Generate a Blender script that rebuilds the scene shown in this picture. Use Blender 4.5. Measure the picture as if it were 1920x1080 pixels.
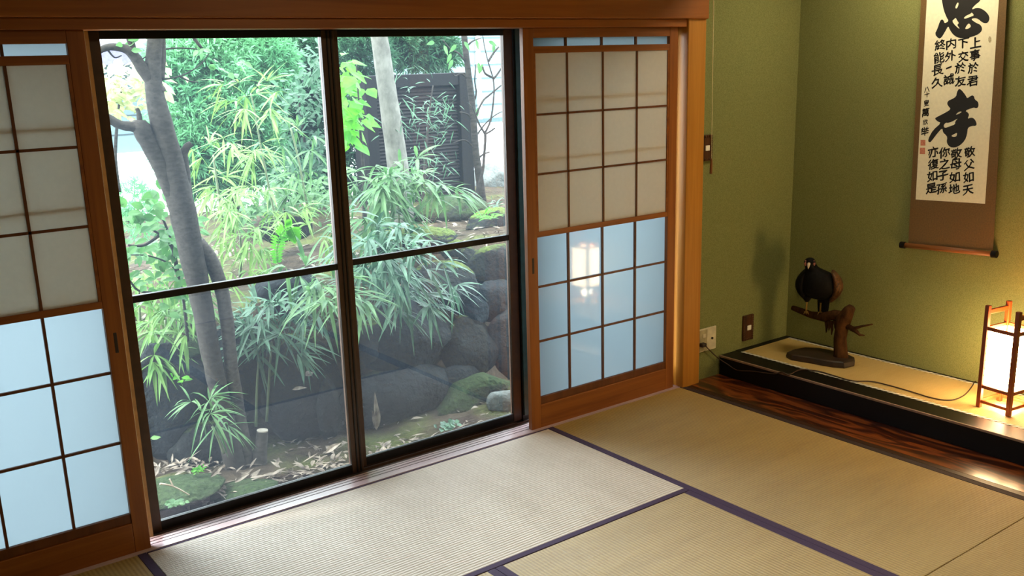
import bpy, bmesh, math, random
from mathutils import Vector, Matrix, noise
PI = math.pi
scene = bpy.context.scene
COL = scene.collection
for o in list(bpy.data.objects):
    bpy.data.objects.remove(o)

# ------------------------------------------------------------------ camera
CAM = Vector((-2.6217, -3.2653, 1.6275))
FPX, PPY = 1838.96, 46.83
ROT = Matrix.Rotation(-0.6484, 3, 'Z') @ Matrix.Rotation(0.0272, 3, 'Y') @ Matrix.Rotation(1.318, 3, 'X')
cd = bpy.data.cameras.new('camera')
cam = bpy.data.objects.new('camera', cd)
COL.objects.link(cam)
M4 = ROT.to_4x4()
M4.translation = CAM
cam.matrix_world = M4
cd.sensor_fit = 'HORIZONTAL'
cd.sensor_width = 36.0
cd.lens = FPX / 1920 * 36
cd.shift_y = PPY / 1920
cd.clip_start = 0.05
cd.clip_end = 200
scene.camera = cam

# ------------------------------------------------------------------ world, sun, exposure
w = bpy.data.worlds.new('overcast_sky')
scene.world = w
w.use_nodes = True
wn = w.node_tree.nodes
wn['Background'].inputs[0].default_value = (0.82, 0.93, 1.0, 1)
wn['Background'].inputs[1].default_value = 14.5
sd = bpy.data.lights.new('sun', 'SUN')
sd.energy = 6.0
sd.angle = math.radians(12)
sd.color = (1.0, 0.95, 0.84)
sun = bpy.data.objects.new('sun', sd)
COL.objects.link(sun)
sun.rotation_euler = Vector((0.58, -0.10, -0.80)).to_track_quat('-Z', 'Y').to_euler()
# daylight portal in the window opening (guides sampling, adds no light)
pd = bpy.data.lights.new('window_portal', 'AREA')
pd.shape = 'RECTANGLE'
pd.size, pd.size_y = 3.4, 1.8
pd.cycles.is_portal = True
po = bpy.data.objects.new('window_portal', pd)
COL.objects.link(po)
po.location = (-0.9, 0.26, 0.88)
po.rotation_euler = (math.radians(-90), 0, 0)
# ceiling lamp of the alcove, behind its lintel above the frame
ld = bpy.data.lights.new('alcove_lamp_light', 'AREA')
ld.shape = 'RECTANGLE'
ld.size, ld.size_y = 0.10, 0.55
ld.energy = 10.5
ld.color = (1.0, 0.86, 0.58)
lo = bpy.data.objects.new('alcove_lamp_light', ld)
COL.objects.link(lo)
lo.location = (1.36, -0.80, 2.255)
# warm fill: an unseen ceiling lamp added to brighten the room
rd = bpy.data.lights.new('room_fill_light', 'AREA')
rd.shape = 'DISK'
rd.size = 0.45
rd.energy = 16.0
rd.color = (1.0, 0.80, 0.50)
ro = bpy.data.objects.new('room_fill_light', rd)
COL.objects.link(ro)
ro.location = (-0.5, -2.0, 2.20)

scene.view_settings.view_transform = 'Standard'
scene.view_settings.look = 'None'
scene.view_settings.exposure = 0.12
scene.view_settings.gamma = 1.0
scene.view_settings.use_curve_mapping = False
scene.cycles.use_denoising = True
scene.cycles.use_adaptive_sampling = False
scene.cycles.max_bounces = 10
scene.cycles.diffuse_bounces = 5
scene.cycles.glossy_bounces = 4
scene.cycles.transparent_max_bounces = 16
scene.cycles.transmission_bounces = 8
scene.cycles.sample_clamp_indirect = 6.0
scene.cycles.caustics_reflective = False
scene.cycles.caustics_refractive = False

# ------------------------------------------------------------------ helpers
def at(px, py, ax, v):
    """world point seen at photo pixel (px,py) on the plane axis=v"""
    d = ROT @ Vector(((px - 960) / FPX, -(py - 540 - PPY) / FPX, -1.0))
    i = 'xyz'.index(ax)
    return CAM + d * ((v - CAM[i]) / d[i])

def mpp(p):
    return (Vector(p) - CAM).length / FPX

def lin(c):
    return tuple(((x / 255) / 12.92 if x / 255 <= 0.04045 else ((x / 255 + 0.055) / 1.055) ** 2.4) for x in c) + (1.0,)

class MB:
    def __init__(s):
        s.v, s.f = [], []
    def add(s, vs, fs):
        n = len(s.v)
        s.v += [Vector(x) for x in vs]
        s.f += [tuple(i + n for i in f) for f in fs]
        return s
    def box(s, x0, x1, y0, y1, z0, z1):
        return s.add([(x0, y0, z0), (x1, y0, z0), (x1, y1, z0), (x0, y1, z0), (x0, y0, z1), (x1, y0, z1), (x1, y1, z1), (x0, y1, z1)],
                     [(0, 3, 2, 1), (4, 5, 6, 7), (0, 1, 5, 4), (1, 2, 6, 5), (2, 3, 7, 6), (3, 0, 4, 7)])
    def obox(s, c, u, v, n, a, b, h):
        """box centred c, half sizes a,b,h along the unit axes u,v,n"""
        c, u, v, n = Vector(c), Vector(u), Vector(v), Vector(n)
        P = [c + u * (a * i) + v * (b * j) + n * (h * k) for k in (-1, 1) for (i, j) in ((-1, -1), (1, -1), (1, 1), (-1, 1))]
        return s.add(P, [(0, 3, 2, 1), (4, 5, 6, 7), (0, 1, 5, 4), (1, 2, 6, 5), (2, 3, 7, 6), (3, 0, 4, 7)])
    def tube(s, pts, rads, seg=10, cap=True, jitter=0.0, seed=0):
        pts = [Vector(p) for p in pts]
        if not isinstance(rads, (list, tuple)):
            rads = [rads] * len(pts)
        rnd = random.Random(seed)
        n0 = len(s.v)
        prev = None
        for i, p in enumerate(pts):
            t = (pts[min(i + 1, len(pts) - 1)] - pts[max(i - 1, 0)])
            t = t.normalized() if t.length > 1e-9 else Vector((0, 0, 1))
            if prev is None:
                a = t.orthogonal().normalized()
            else:
                a = (prev - t * prev.dot(t))
                a = a.normalized() if a.length > 1e-6 else t.orthogonal().normalized()
            prev = a
            b = t.cross(a)
            for k in range(seg):
                ph = 2 * PI * k / seg
                r = rads[i] * (1 + jitter * (rnd.random() - .5))
                s.v.append(p + a * (math.cos(ph) * r) + b * (math.sin(ph) * r))
        for i in range(len(pts) - 1):
            for k in range(seg):
                k2 = (k + 1) % seg
                s.f.append((n0 + i * seg + k, n0 + i * seg + k2, n0 + (i + 1) * seg + k2, n0 + (i + 1) * seg + k))
        if cap:
            s.f.append(tuple(n0 + k for k in reversed(range(seg))))
            s.f.append(tuple(n0 + (len(pts) - 1) * seg + k for k in range(seg)))
        return s
    def loft(s, rings, cap=True):
        """rings: equal-length lists of points"""
        n0, m = len(s.v), len(rings[0])
        for r in rings:
            s.v += [Vector(p) for p in r]
        for i in range(len(rings) - 1):
            for k in range(m):
                k2 = (k + 1) % m
                s.f.append((n0 + i * m + k, n0 + i * m + k2, n0 + (i + 1) * m + k2, n0 + (i + 1) * m + k))
        if cap:
            s.f.append(tuple(n0 + k for k in reversed(range(m))))
            s.f.append(tuple(n0 + (len(rings) - 1) * m + k for k in range(m)))
        return s
    def leaf(s, o, d, up, L, W, droop=0.3, n=5, fold=0.2, pw=0.75):
        o, d = Vector(o), Vector(d).normalized()
        side = d.cross(Vector(up))
        side = side.normalized() if side.length > 1e-4 else d.orthogonal().normalized()
        nr = side.cross(d).normalized()
        n0 = len(s.v)
        for i in range(n + 1):
            t = i / n
            p = o + d * (L * t) + Vector((0, 0, -1)) * (droop * L * t * t)
            wd = W * .5 * max(0.03, math.sin(PI * t ** pw))
            s.v += [p - side * wd + nr * (fold * wd), p, p + side * wd + nr * (fold * wd)]
        for i in range(n):
            a = n0 + 3 * i
            s.f += [(a, a + 1, a + 4, a + 3), (a + 1, a + 2, a + 5, a + 4)]
        return s

def link(o):
    COL.objects.link(o)
    return o

def tag(o, label=None, cat=None, group=None, kind=None):
    for k, v in (('label', label), ('category', cat), ('group', group), ('kind', kind)):
        if v:
            o[k] = v
    return o

def thing(name, loc, label, cat, group=None):
    o = link(bpy.data.objects.new(name, None))
    o.location = loc
    o.empty_display_size = 0.05
    return tag(o, label, cat, group)

def wloc(p):
    v = Vector((0, 0, 0))
    while p is not None:
        v = v + Vector(p.location)
        p = p.parent
    return v

def build(name, mb, mat, parent=None, loc=None, bevel=0.0, smooth=False, seg=2, subsurf=0):
    me = bpy.data.meshes.new(name)
    base = Vector(loc) if loc is not None else (wloc(parent) if parent is not None else Vector((0, 0, 0)))
    me.from_pydata([v - base for v in mb.v], [], mb.f)
    bm = bmesh.new()
    bm.from_mesh(me)
    bmesh.ops.recalc_face_normals(bm, faces=bm.faces)
    bm.to_mesh(me)
    bm.free()
    me.materials.append(mat)
    if smooth:
        for p in me.polygons:
            p.use_smooth = True
    o = link(bpy.data.objects.new(name, me))
    if parent is not None:
        o.parent = parent
        o.location = base - wloc(parent)
    else:
        o.location = base
    if bevel:
        b = o.modifiers.new('bevel', 'BEVEL')
        b.width = bevel
        b.segments = seg
        b.limit_method = 'ANGLE'
    if subsurf:
        q = o.modifiers.new('subsurf', 'SUBSURF')
        q.levels = q.render_levels = subsurf
    return o

def struct(name, mb, mat, bevel=0.0, loc=None):
    return tag(build(name, mb, mat, None, loc, bevel), kind='structure')

# ------------------------------------------------------------------ materials
def mat_new(name):
    m = bpy.data.materials.new(name)
    m.use_nodes = True
    nt = m.node_tree
    return m, nt, nt.nodes['Principled BSDF']

def N(nt, t, **kw):
    n = nt.nodes.new(t)
    for k, v in kw.items():
        if k in n.inputs:
            n.inputs[k].default_value = v
        else:
            setattr(n, k, v)
    return n

def ramp(nt, src, stops):
    r = nt.nodes.new('ShaderNodeValToRGB')
    el = r.color_ramp.elements
    while len(el) < len(stops):
        el.new(0.5)
    for e, (p, c) in zip(el, stops):
        e.position = p
        e.color = c
    nt.links.new(src, r.inputs[0])
    return r.outputs[0]

def coords(nt, scale=(1, 1, 1), rot=(0, 0, 0)):
    tc = nt.nodes.new('ShaderNodeTexCoord')
    mp = nt.nodes.new('ShaderNodeMapping')
    mp.inputs['Scale'].default_value = scale
    mp.inputs['Rotation'].default_value = rot
    nt.links.new(tc.outputs['Object'], mp.inputs[0])
    return mp.outputs[0]

def bump(nt, src, p, strength, dist=0.01):
    b = nt.nodes.new('ShaderNodeBump')
    b.inputs['Strength'].default_value = strength
    b.inputs['Distance'].default_value = dist
    nt.links.new(src, b.inputs['Height'])
    nt.links.new(b.outputs[0], p.inputs['Normal'])

def plain(name, c, rough=0.6, spec=0.5, metal=0.0, noise_amt=0.08, nscale=30):
    m, nt, p = mat_new(name)
    n = N(nt, 'ShaderNodeTexNoise', Scale=nscale, Detail=4.0)
    nt.links.new(coords(nt), n.inputs['Vector'])
    a, b = lin(tuple(x * (1 - noise_amt) for x in c)), lin(tuple(min(255, x * (1 + noise_amt)) for x in c))
    nt.links.new(ramp(nt, n.outputs['Fac'], [(0.3, a), (0.7, b)]), p.inputs['Base Color'])
    p.inputs['Roughness'].default_value = rough
    p.inputs['Specular IOR Level'].default_value = spec
    p.inputs['Metallic'].default_value = metal
    return m

def wood(name, c1, c2, axis='z', rough=0.45, scale=1.0, spec=0.4, coat=0.0):
    """grain runs along the given axis"""
    m, nt, p = mat_new(name)
    s = [28 * scale] * 3
    s['xyz'.index(axis)] = 1.2 * scale
    n = N(nt, 'ShaderNodeTexNoise', Scale=1.0, Detail=6.0, Roughness=0.6, Distortion=0.6)
    nt.links.new(coords(nt, tuple(s)), n.inputs['Vector'])
    col = ramp(nt, n.outputs['Fac'], [(0.30, lin(c1)), (0.68, lin(c2))])
    nt.links.new(col, p.inputs['Base Color'])
    p.inputs['Roughness'].default_value = rough
    p.inputs['Specular IOR Level'].default_value = spec
    p.inputs['Coat Weight'].default_value = coat
    p.inputs['Coat Roughness'].default_value = 0.15
    bump(nt, n.outputs['Fac'], p, 0.12, 0.002)
    return m

def figured_wood(name):
    m, nt, p = mat_new(name)
    n1 = N(nt, 'ShaderNodeTexNoise', Scale=1.0, Detail=3.0, Distortion=0.5)
    nt.links.new(coords(nt, (9, 1.8, 4)), n1.inputs['Vector'])
    mul = N(nt, 'ShaderNodeMath', operation='MULTIPLY')
    mul.inputs[1].default_value = 11.0
    nt.links.new(n1.outputs['Fac'], mul.inputs[0])
    fr = N(nt, 'ShaderNodeMath', operation='PINGPONG')
    fr.inputs[1].default_value = 1.0
    nt.links.new(mul.outputs[0], fr.inputs[0])
    col = ramp(nt, fr.outputs[0], [(0.05, lin((46, 18, 8))), (0.5, lin((82, 36, 13))), (0.95, lin((130, 66, 26)))])
    nt.links.new(col, p.inputs['Base Color'])
    p.inputs['Roughness'].default_value = 0.28
    p.inputs['Coat Weight'].default_value = 0.4
    p.inputs['Coat Roughness'].default_value = 0.2
    return m

def tatami_mat(name, axis, c1, c2, period=0.014):
    """rush surface: ribs run along axis ('x' or 'y')"""
    m, nt, p = mat_new(name)
    tc = nt.nodes.new('ShaderNodeTexCoord')
    sep = nt.nodes.new('ShaderNodeSeparateXYZ')
    nt.links.new(tc.outputs['Object'], sep.inputs[0])
    across = sep.outputs['Y' if axis == 'x' else 'X']
    mul = N(nt, 'ShaderNodeMath', operation='MULTIPLY')
    mul.inputs[1].default_value = 2 * PI / period
    nt.links.new(across, mul.inputs[0])
    sn = N(nt, 'ShaderNodeMath', operation='SINE')
    nt.links.new(mul.outputs[0], sn.inputs[0])
    # fine rushes run across the mat
    n = N(nt, 'ShaderNodeTexNoise', Scale=1.0, Detail=5.0, Roughness=0.65)
    nt.links.new(coords(nt, (260, 14, 30) if axis == 'x' else (14, 260, 30)), n.inputs['Vector'])
    n2 = N(nt, 'ShaderNodeTexNoise', Scale=1.0, Detail=4.0, Roughness=0.6)
    nt.links.new(coords(nt, (7, 1.6, 1) if axis == 'x' else (1.6, 7, 1)), n2.inputs['Vector'])
    mx = N(nt, 'ShaderNodeMath', operation='ADD')
    ma = N(nt, 'ShaderNodeMath', operation='MULTIPLY')
    ma.inputs[1].default_value = 0.5
    nt.links.new(n.outputs['Fac'], ma.inputs[0])
    mb_ = N(nt, 'ShaderNodeMath', operation='MULTIPLY')
    mb_.inputs[1].default_value = 0.5
    nt.links.new(n2.outputs['Fac'], mb_.inputs[0])
    nt.links.new(ma.outputs[0], mx.inputs[0])
    nt.links.new(mb_.outputs[0], mx.inputs[1])
    # a little darker in the grooves between the ribs
    ms = N(nt, 'ShaderNodeMath', operation='MULTIPLY_ADD')
    ms.inputs[1].default_value = 0.13
    nt.links.new(sn.outputs[0], ms.inputs[0])
    nt.links.new(mx.outputs[0], ms.inputs[2])
    col = ramp(nt, ms.outputs[0], [(0.30, lin(c1)), (0.66, lin(c2))])
    nt.links.new(col, p.inputs['Base Color'])
    p.inputs['Roughness'].default_value = 0.5
    p.inputs['Specular IOR Level'].default_value = 1.0
    bump(nt, ms.outputs[0], p, 0.9, 0.006)
    # rushes lie across the ribs: their sheen is stretched across them
    tg = nt.nodes.new('ShaderNodeCombineXYZ')
    tg.inputs['Y' if axis == 'x' else 'X'].default_value = 1.0
    nt.links.new(tg.outputs[0], p.inputs['Tangent'])
    p.inputs['Anisotropic'].default_value = 0.92
    return m

def sand_wall(name, c1, c2):
    m, nt, p = mat_new(name)
    n = N(nt, 'ShaderNodeTexNoise', Scale=260.0, Detail=3.0)
    nt.links.new(coords(nt), n.inputs['Vector'])
    nt.links.new(ramp(nt, n.outputs['Fac'], [(0.35, lin(c1)), (0.65, lin(c2))]), p.inputs['Base Color'])
    p.inputs['Roughness'].default_value = 0.9
    p.inputs['Specular IOR Level'].default_value = 0.15
    bump(nt, n.outputs['Fac'], p, 0.12, 0.002)
    return m

def translucent_sheet(name, c, dif=0.5, spec=0.0, rough=0.1, fibre=True):
    """paper or frosted glass: part diffuse, part translucent, optional gloss"""
    m, nt, p = mat_new(name)
    out = nt.nodes['Material Output']
    d = nt.nodes.new('ShaderNodeBsdfDiffuse')
    t = nt.nodes.new('ShaderNodeBsdfTranslucent')
    if fibre:
        n = N(nt, 'ShaderNodeTexNoise', Scale=60.0, Detail=6.0)
        nt.links.new(coords(nt), n.inputs['Vector'])
        cc = ramp(nt, n.outputs['Fac'], [(0.3, lin(tuple(x * .985 for x in c))), (0.7, lin(c))])
        nt.links.new(cc, d.inputs[0])
        nt.links.new(cc, t.inputs[0])
    else:
        d.inputs[0].default_value = t.inputs[0].default_value = lin(c)
    mx = nt.nodes.new('ShaderNodeMixShader')
    mx.inputs[0].default_value = 1 - dif
    nt.links.new(d.outputs[0], mx.inputs[1])
    nt.links.new(t.outputs[0], mx.inputs[2])
    last = mx
    if spec:
        g = nt.nodes.new('ShaderNodeBsdfGlossy')
        g.inputs['Roughness'].default_value = rough
        fr = nt.nodes.new('ShaderNodeFresnel')
        fr.inputs[0].default_value = 1.5
        m2 = nt.nodes.new('ShaderNodeMixShader')
        nt.links.new(fr.outputs[0], m2.inputs[0])
        nt.links.new(last.outputs[0], m2.inputs[1])
        nt.links.new(g.outputs[0], m2.inputs[2])
        last = m2
    nt.links.new(last.outputs[0], out.inputs[0])
    return m

def clear_glass(name, haze=0.05, tint=(0.975, 0.99, 0.99, 1)):
    m, nt, p = mat_new(name)
    out = nt.nodes['Material Output']
    tr = nt.nodes.new('ShaderNodeBsdfTransparent')
    tr.inputs[0].default_value = tint
    tl = nt.nodes.new('ShaderNodeBsdfTranslucent')
    tl.inputs[0].default_value = (0.60, 0.75, 0.95, 1)
    mx = nt.nodes.new('ShaderNodeMixShader')
    n = N(nt, 'ShaderNodeTexNoise', Scale=3.0, Detail=5.0)
    nt.links.new(coords(nt), n.inputs['Vector'])
    mr = N(nt, 'ShaderNodeMapRange')
    mr.inputs[3].default_value = haze * 0.6
    mr.inputs[4].default_value = haze * 1.4
    nt.links.new(n.outputs['Fac'], mr.inputs[0])
    nt.links.new(mr.outputs[0], mx.inputs[0])
    nt.links.new(tr.outputs[0], mx.inputs[1])
    nt.links.new(tl.outputs[0], mx.inputs[2])
    g = nt.nodes.new('ShaderNodeBsdfGlossy')
    g.inputs['Roughness'].default_value = 0.02
    fr = nt.nodes.new('ShaderNodeFresnel')
    fr.inputs[0].default_value = 1.45
    m2 = nt.nodes.new('ShaderNodeMixShader')
    nt.links.new(fr.outputs[0], m2.inputs[0])
    nt.links.new(mx.outputs[0], m2.inputs[1])
    nt.links.new(g.outputs[0], m2.inputs[2])
    nt.links.new(m2.outputs[0], out.inputs[0])
    return m

def leaf_mat(name, c1, c2, trans=0.4, nscale=9.0, rough=0.45):
    m, nt, p = mat_new(name)
    out = nt.nodes['Material Output']
    n = N(nt, 'ShaderNodeTexNoise', Scale=nscale, Detail=3.0)
    nt.links.new(coords(nt), n.inputs['Vector'])
    cc = ramp(nt, n.outputs['Fac'], [(0.33, lin(c1)), (0.67, lin(c2))])
    nt.links.new(cc, p.inputs['Base Color'])
    p.inputs['Roughness'].default_value = rough
    p.inputs['Specular IOR Level'].default_value = 0.28
    t = nt.nodes.new('ShaderNodeBsdfTranslucent')
    nt.links.new(cc, t.inputs[0])
    mx = nt.nodes.new('ShaderNodeMixShader')
    mx.inputs[0].default_value = trans
    nt.links.new(p.outputs[0], mx.inputs[1])
    nt.links.new(t.outputs[0], mx.inputs[2])
    nt.links.new(mx.outputs[0], out.inputs[0])
    return m

def mossy(name, stone1, stone2, moss1, moss2, cover=0.5, nscale=7.0):
    """stone with moss where the surface faces up"""
    m, nt, p = mat_new(name)
    n = N(nt, 'ShaderNodeTexNoise', Scale=nscale, Detail=8.0, Roughness=0.65)
    nt.links.new(coords(nt), n.inputs['Vector'])
    st = ramp(nt, n.outputs['Fac'], [(0.3, lin(stone1)), (0.7, lin(stone2))])
    n2 = N(nt, 'ShaderNodeTexNoise', Scale=nscale * 9, Detail=4.0)
    nt.links.new(coords(nt), n2.inputs['Vector'])
    mo = ramp(nt, n2.outputs['Fac'], [(0.3, lin(moss1)), (0.7, lin(moss2))])
    ge = nt.nodes.new('ShaderNodeNewGeometry')
    sp = nt.nodes.new('ShaderNodeSeparateXYZ')
    nt.links.new(ge.outputs['True Normal'], sp.inputs[0])
    ad = N(nt, 'ShaderNodeMath', operation='ADD')
    nt.links.new(sp.outputs['Z'], ad.inputs[0])
    n3 = N(nt, 'ShaderNodeTexNoise', Scale=nscale * 0.6, Detail=5.0)
    nt.links.new(coords(nt), n3.inputs['Vector'])
    nt.links.new(n3.outputs['Fac'], ad.inputs[1])
    mr = N(nt, 'ShaderNodeMapRange')
    mr.inputs[1].default_value = 1.55 - cover
    mr.inputs[2].default_value = 1.75 - cover
    nt.links.new(ad.outputs[0], mr.inputs[0])
    mx = nt.nodes.new('ShaderNodeMixRGB')
    nt.links.new(mr.outputs[0], mx.inputs[0])
    nt.links.new(st, mx.inputs[1])
    nt.links.new(mo, mx.inputs[2])
    nt.links.new(mx.outputs[0], p.inputs['Base Color'])
    p.inputs['Roughness'].default_value = 0.9
    p.inputs['Specular IOR Level'].default_value = 0.08
    n4 = N(nt, 'ShaderNodeTexNoise', Scale=nscale * 5, Detail=3.0)
    nt.links.new(coords(nt), n4.inputs['Vector'])
    bump(nt, n4.outputs['Fac'], p, 0.6, 0.03)
    return m

def bark(name, c1, c2, s=(14, 14, 60)):
    m, nt, p = mat_new(name)
    n = N(nt, 'ShaderNodeTexNoise', Scale=1.0, Detail=6.0, Roughness=0.65)
    nt.links.new(coords(nt, s), n.inputs['Vector'])
    nt.links.new(ramp(nt, n.outputs['Fac'], [(0.32, lin(c1)), (0.68, lin(c2))]), p.inputs['Base Color'])
    p.inputs['Roughness'].default_value = 0.9
    p.inputs['Specular IOR Level'].default_value = 0.06
    bump(nt, n.outputs['Fac'], p, 0.35, 0.006)
    return m

def glow(name, c, strength):
    m, nt, p = mat_new(name)
    p.inputs['Base Color'].default_value = lin(c)
    p.inputs['Emission Color'].default_value = lin(c)
    p.inputs['Emission Strength'].default_value = strength
    return m

W_RED = ((122, 64, 22), (160, 94, 36))
wood_x = wood('cedar_along_x', *W_RED, axis='x')
wood_z = wood('cedar_along_z', *W_RED, axis='z')
wood_dk = wood('cedar_lattice', (88, 48, 24), (116, 66, 34), axis='z')
wood_post = wood('cypress_post', (172, 112, 38), (198, 136, 54), axis='z', rough=0.4)
wood_beam = wood('cedar_beam', (138, 76, 24), (166, 98, 36), axis='x')
wood_sill = wood('sill_wood', (184, 158, 162), (214, 190, 194), axis='x', rough=0.25, spec=0.6)
wood_ceil = wood('ceiling_boards', (150, 112, 70), (176, 136, 90), axis='y')
figured = figured_wood('figured_floor_board')
lacquer = plain('black_lacquer', (14, 10, 9), rough=0.4, spec=0.22)
lacquer_edge = plain('pale_beam_edge', (150, 124, 104), rough=0.5)  # paler brown-grey than the lacquer, for the beam's top front edge
rush_x = tatami_mat('rush_ribs_x_daylit', 'x', (210, 197, 182), (236, 225, 212))  # same rush, paler and whiter: window daylight put into the colour
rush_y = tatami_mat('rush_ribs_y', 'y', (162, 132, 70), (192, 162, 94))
rush_alcove = tatami_mat('alcove_rush', 'y', (186, 156, 90), (212, 184, 118), period=0.008)
heri = plain('purple_cloth_border', (66, 48, 78), rough=0.8, nscale=200)
heri_warm = plain('warm_lit_cloth_border', (50, 32, 32), rough=0.8, nscale=200)  # the purple border again, browned: warm light put into its colour
green_wall = sand_wall('green_sand_plaster', (112, 117, 70), (134, 137, 87))
bronze = plain('bronze_aluminium', (70, 48, 32), rough=0.4, metal=0.2)
bronze_dk = plain('dark_aluminium', (24, 20, 18), rough=0.4, metal=0.3)
alu = plain('worn_aluminium_rail', (168, 160, 168), rough=0.3, metal=0.7)
teal_strip = plain('dark_teal_filler', (44, 84, 92), rough=0.4)
glass = clear_glass('hazy_window_glass', 0.011)  # clear pane with a weak bluish translucent veil mixed in
frosted = translucent_sheet('frosted_glass', (182, 193, 197), dif=0.08, spec=1, rough=0.06, fibre=False)
paper = translucent_sheet('shoji_paper', (240, 232, 220), dif=0.5)
cream = plain('cream_plastic', (206, 198, 168), rough=0.4)
cream_dk = plain('beige_plastic', (168, 158, 122), rough=0.4)
white_pl = plain('white_plastic', (232, 228, 214), rough=0.35)
carved = wood('carved_plate_wood', (50, 28, 14), (92, 54, 26), axis='z', scale=2)
dk_brown = plain('dark_brown', (40, 24, 16), rough=0.5)
cord_m = plain('brown_cord', (58, 36, 22), rough=0.6)
string_m = plain('pale_string', (226, 216, 170), rough=0.8)

# ================================================================== ROOM SHELL
struct('floor', MB().box(-3.4, 2.0, -4.5, 0.26, -0.12, -0.055), wood_ceil)
struct('ceiling', MB().box(-3.4, 1.9, -4.5, 0.26, 2.40, 2.48), wood_ceil)
struct('wall_left', MB().box(-3.4, -3.3, -4.4, 0.22, -0.055, 2.40), green_wall)
struct('wall_front', MB().box(-3.4, 1.85, -4.5, -4.4, -0.055, 2.40), green_wall)
struct('wall_rear', MB().box(1.724, 1.85, -4.4, 0.13, -0.055, 2.40), green_wall)
struct('wall_side', MB().box(0.99, 1.724, 0.018, 0.13, -0.055, 2.40), green_wall)
struct('wall_window', MB().box(-3.3, 0.868, 0.0, 0.13, 1.93, 2.40).box(-3.3, -2.72, 0.0, 0.22, -0.055, 1.93)
       .box(-2.72, 1.85, 0.13, 0.26, 1.80, 2.40).box(0.87, 1.85, 0.13, 0.26, -0.4, 1.80).box(-2.72, 0.87, 0.10, 0.26, -0.4, -0.07), green_wall)
struct('wall_closet', MB().box(0.93, 1.724, -4.4, -2.10, -0.055, 2.40), green_wall)
struct('trim_1', MB().box(0.868, 0.988, -0.013, 0.107, -0.055, 2.40), wood_post, 0.004)
struct('trim_2', MB().box(-2.72, 0.866, -0.004, 0.11, 1.752, 1.786), wood_beam, 0.002)
struct('trim_3', MB().box(-3.3, 0.986, -0.030, 0.0, 1.7865, 1.925), wood_beam, 0.004)
struct('trim_4', MB().box(0.868, 0.97, -2.10, -2.0, -0.055, 2.40), wood_post, 0.004)
struct('trim_5', MB().box(1.08, 1.18, -2.10, 0.018, 2.12, 2.40), wood_beam, 0.003)
# sill with sliding grooves
sill = MB().box(-2.72, 0.866, 0.0036, 0.0436, -0.05, 0.003).box(-2.72, 0.866, 0.0437, 0.0489, -0.05, -0.016)
sill.box(-2.72, 0.866, 0.0490, 0.0656, -0.05, 0.003).box(-2.72, 0.866, 0.0657, 0.0709, -0.05, -0.016).box(-2.72, 0.866, 0.0710, 0.0870, -0.05, 0.003).box(-2.72, 0.866, 0.0871, 0.0939, -0.05, -0.016).box(-2.72, 0.866, 0.0940, 0.1045, -0.05, 0.002)
struct('trim_6', sill, wood_sill)
struct('groove_shade_strips', MB().box(-2.72, 0.866, 0.0437, 0.0489, -0.0159, 0.0022).box(-2.72, 0.866, 0.0657, 0.0709, -0.0159, 0.0022).box(-2.72, 0.866, 0.0871, 0.0939, -0.0159, 0.0015), plain('painted_groove_shade', (40, 28, 28), rough=.6, spec=.2))  # dark strips added in the grooves, standing in for their shade
struct('trim_7', MB().box(0.896, 0.93, -2.10, -0.014, -0.05, 0.001), wood('edge_strip', (44, 22, 12), (60, 32, 16), axis='y'), 0.002)

# ================================================================== TATAMI
def tatami(x0, x1, y0, y1, axis, label, borders, bw=0.028, bmats=None):
    t = thing('tatami_mat', ((x0 + x1) / 2, (y0 + y1) / 2, -0.055), label, 'tatami mat')
    g = 0.0012
    x0 += g; x1 -= g; y0 += g; y1 -= g
    b0, b1 = borders
    if axis == 'x':
        core = MB().box(x0, x1, y0 + b0, y1 - b1, -0.055, 0.0)
    else:
        core = MB().box(x0 + b0, x1 - b1, y0, y1, -0.055, 0.0)
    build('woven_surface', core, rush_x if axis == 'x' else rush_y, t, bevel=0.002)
    for k, b in enumerate((b0, b1)):
        if b <= 0:
            continue
        bm_ = (bmats or (heri, heri))[k]
        if axis == 'x':
            q = MB().box(x0, x1, *((y0, y0 + b) if k == 0 else (y1 - b, y1)), -0.055, 0.0012)
        else:
            q = MB().box(*((x0, x0 + b) if k == 0 else (x1 - b, x1)), y0, y1, -0.055, 0.0012)
        build('cloth_border', q, bm_, t, bevel=0.0015)
    return t
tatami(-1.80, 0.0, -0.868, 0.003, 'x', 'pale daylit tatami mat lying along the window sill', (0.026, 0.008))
tatami(0.0, 0.895, -1.79, 0.003, 'y', 'tatami mat between the right paper screen and the dark polished board', (0.030, 0.030), bmats=(heri, heri_warm))
tatami(-0.932, 0.0, -2.66, -0.868, 'y', 'tan tatami mat in the foreground below the pale window mat', (0.030, 0.030))
tatami(-1.80, -0.932, -2.66, -0.868, 'y', 'tatami mat just peeking in at the bottom edge left of the foreground mat', (0.030, 0.030))
tatami(-2.70, -1.80, -1.79, 0.003, 'y', 'tatami mat in front of the left paper screen', (0.030, 0.030))
tatami(0.0, 0.895, -3.58, -1.79, 'y', 'tatami mat in the bottom right corner, end to end with the next', (0.030, 0.030), bmats=(heri, heri_warm))
tatami(-2.70, -1.80, -3.58, -1.79, 'y', 'tatami mat along the left wall, end to end with the left screen mat', (0.030, 0.030))
tatami(-1.80, 0.0, -3.53, -2.66, 'x', 'tatami mat lying crosswise at the near end of the room', (0.026, 0.026))

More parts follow.
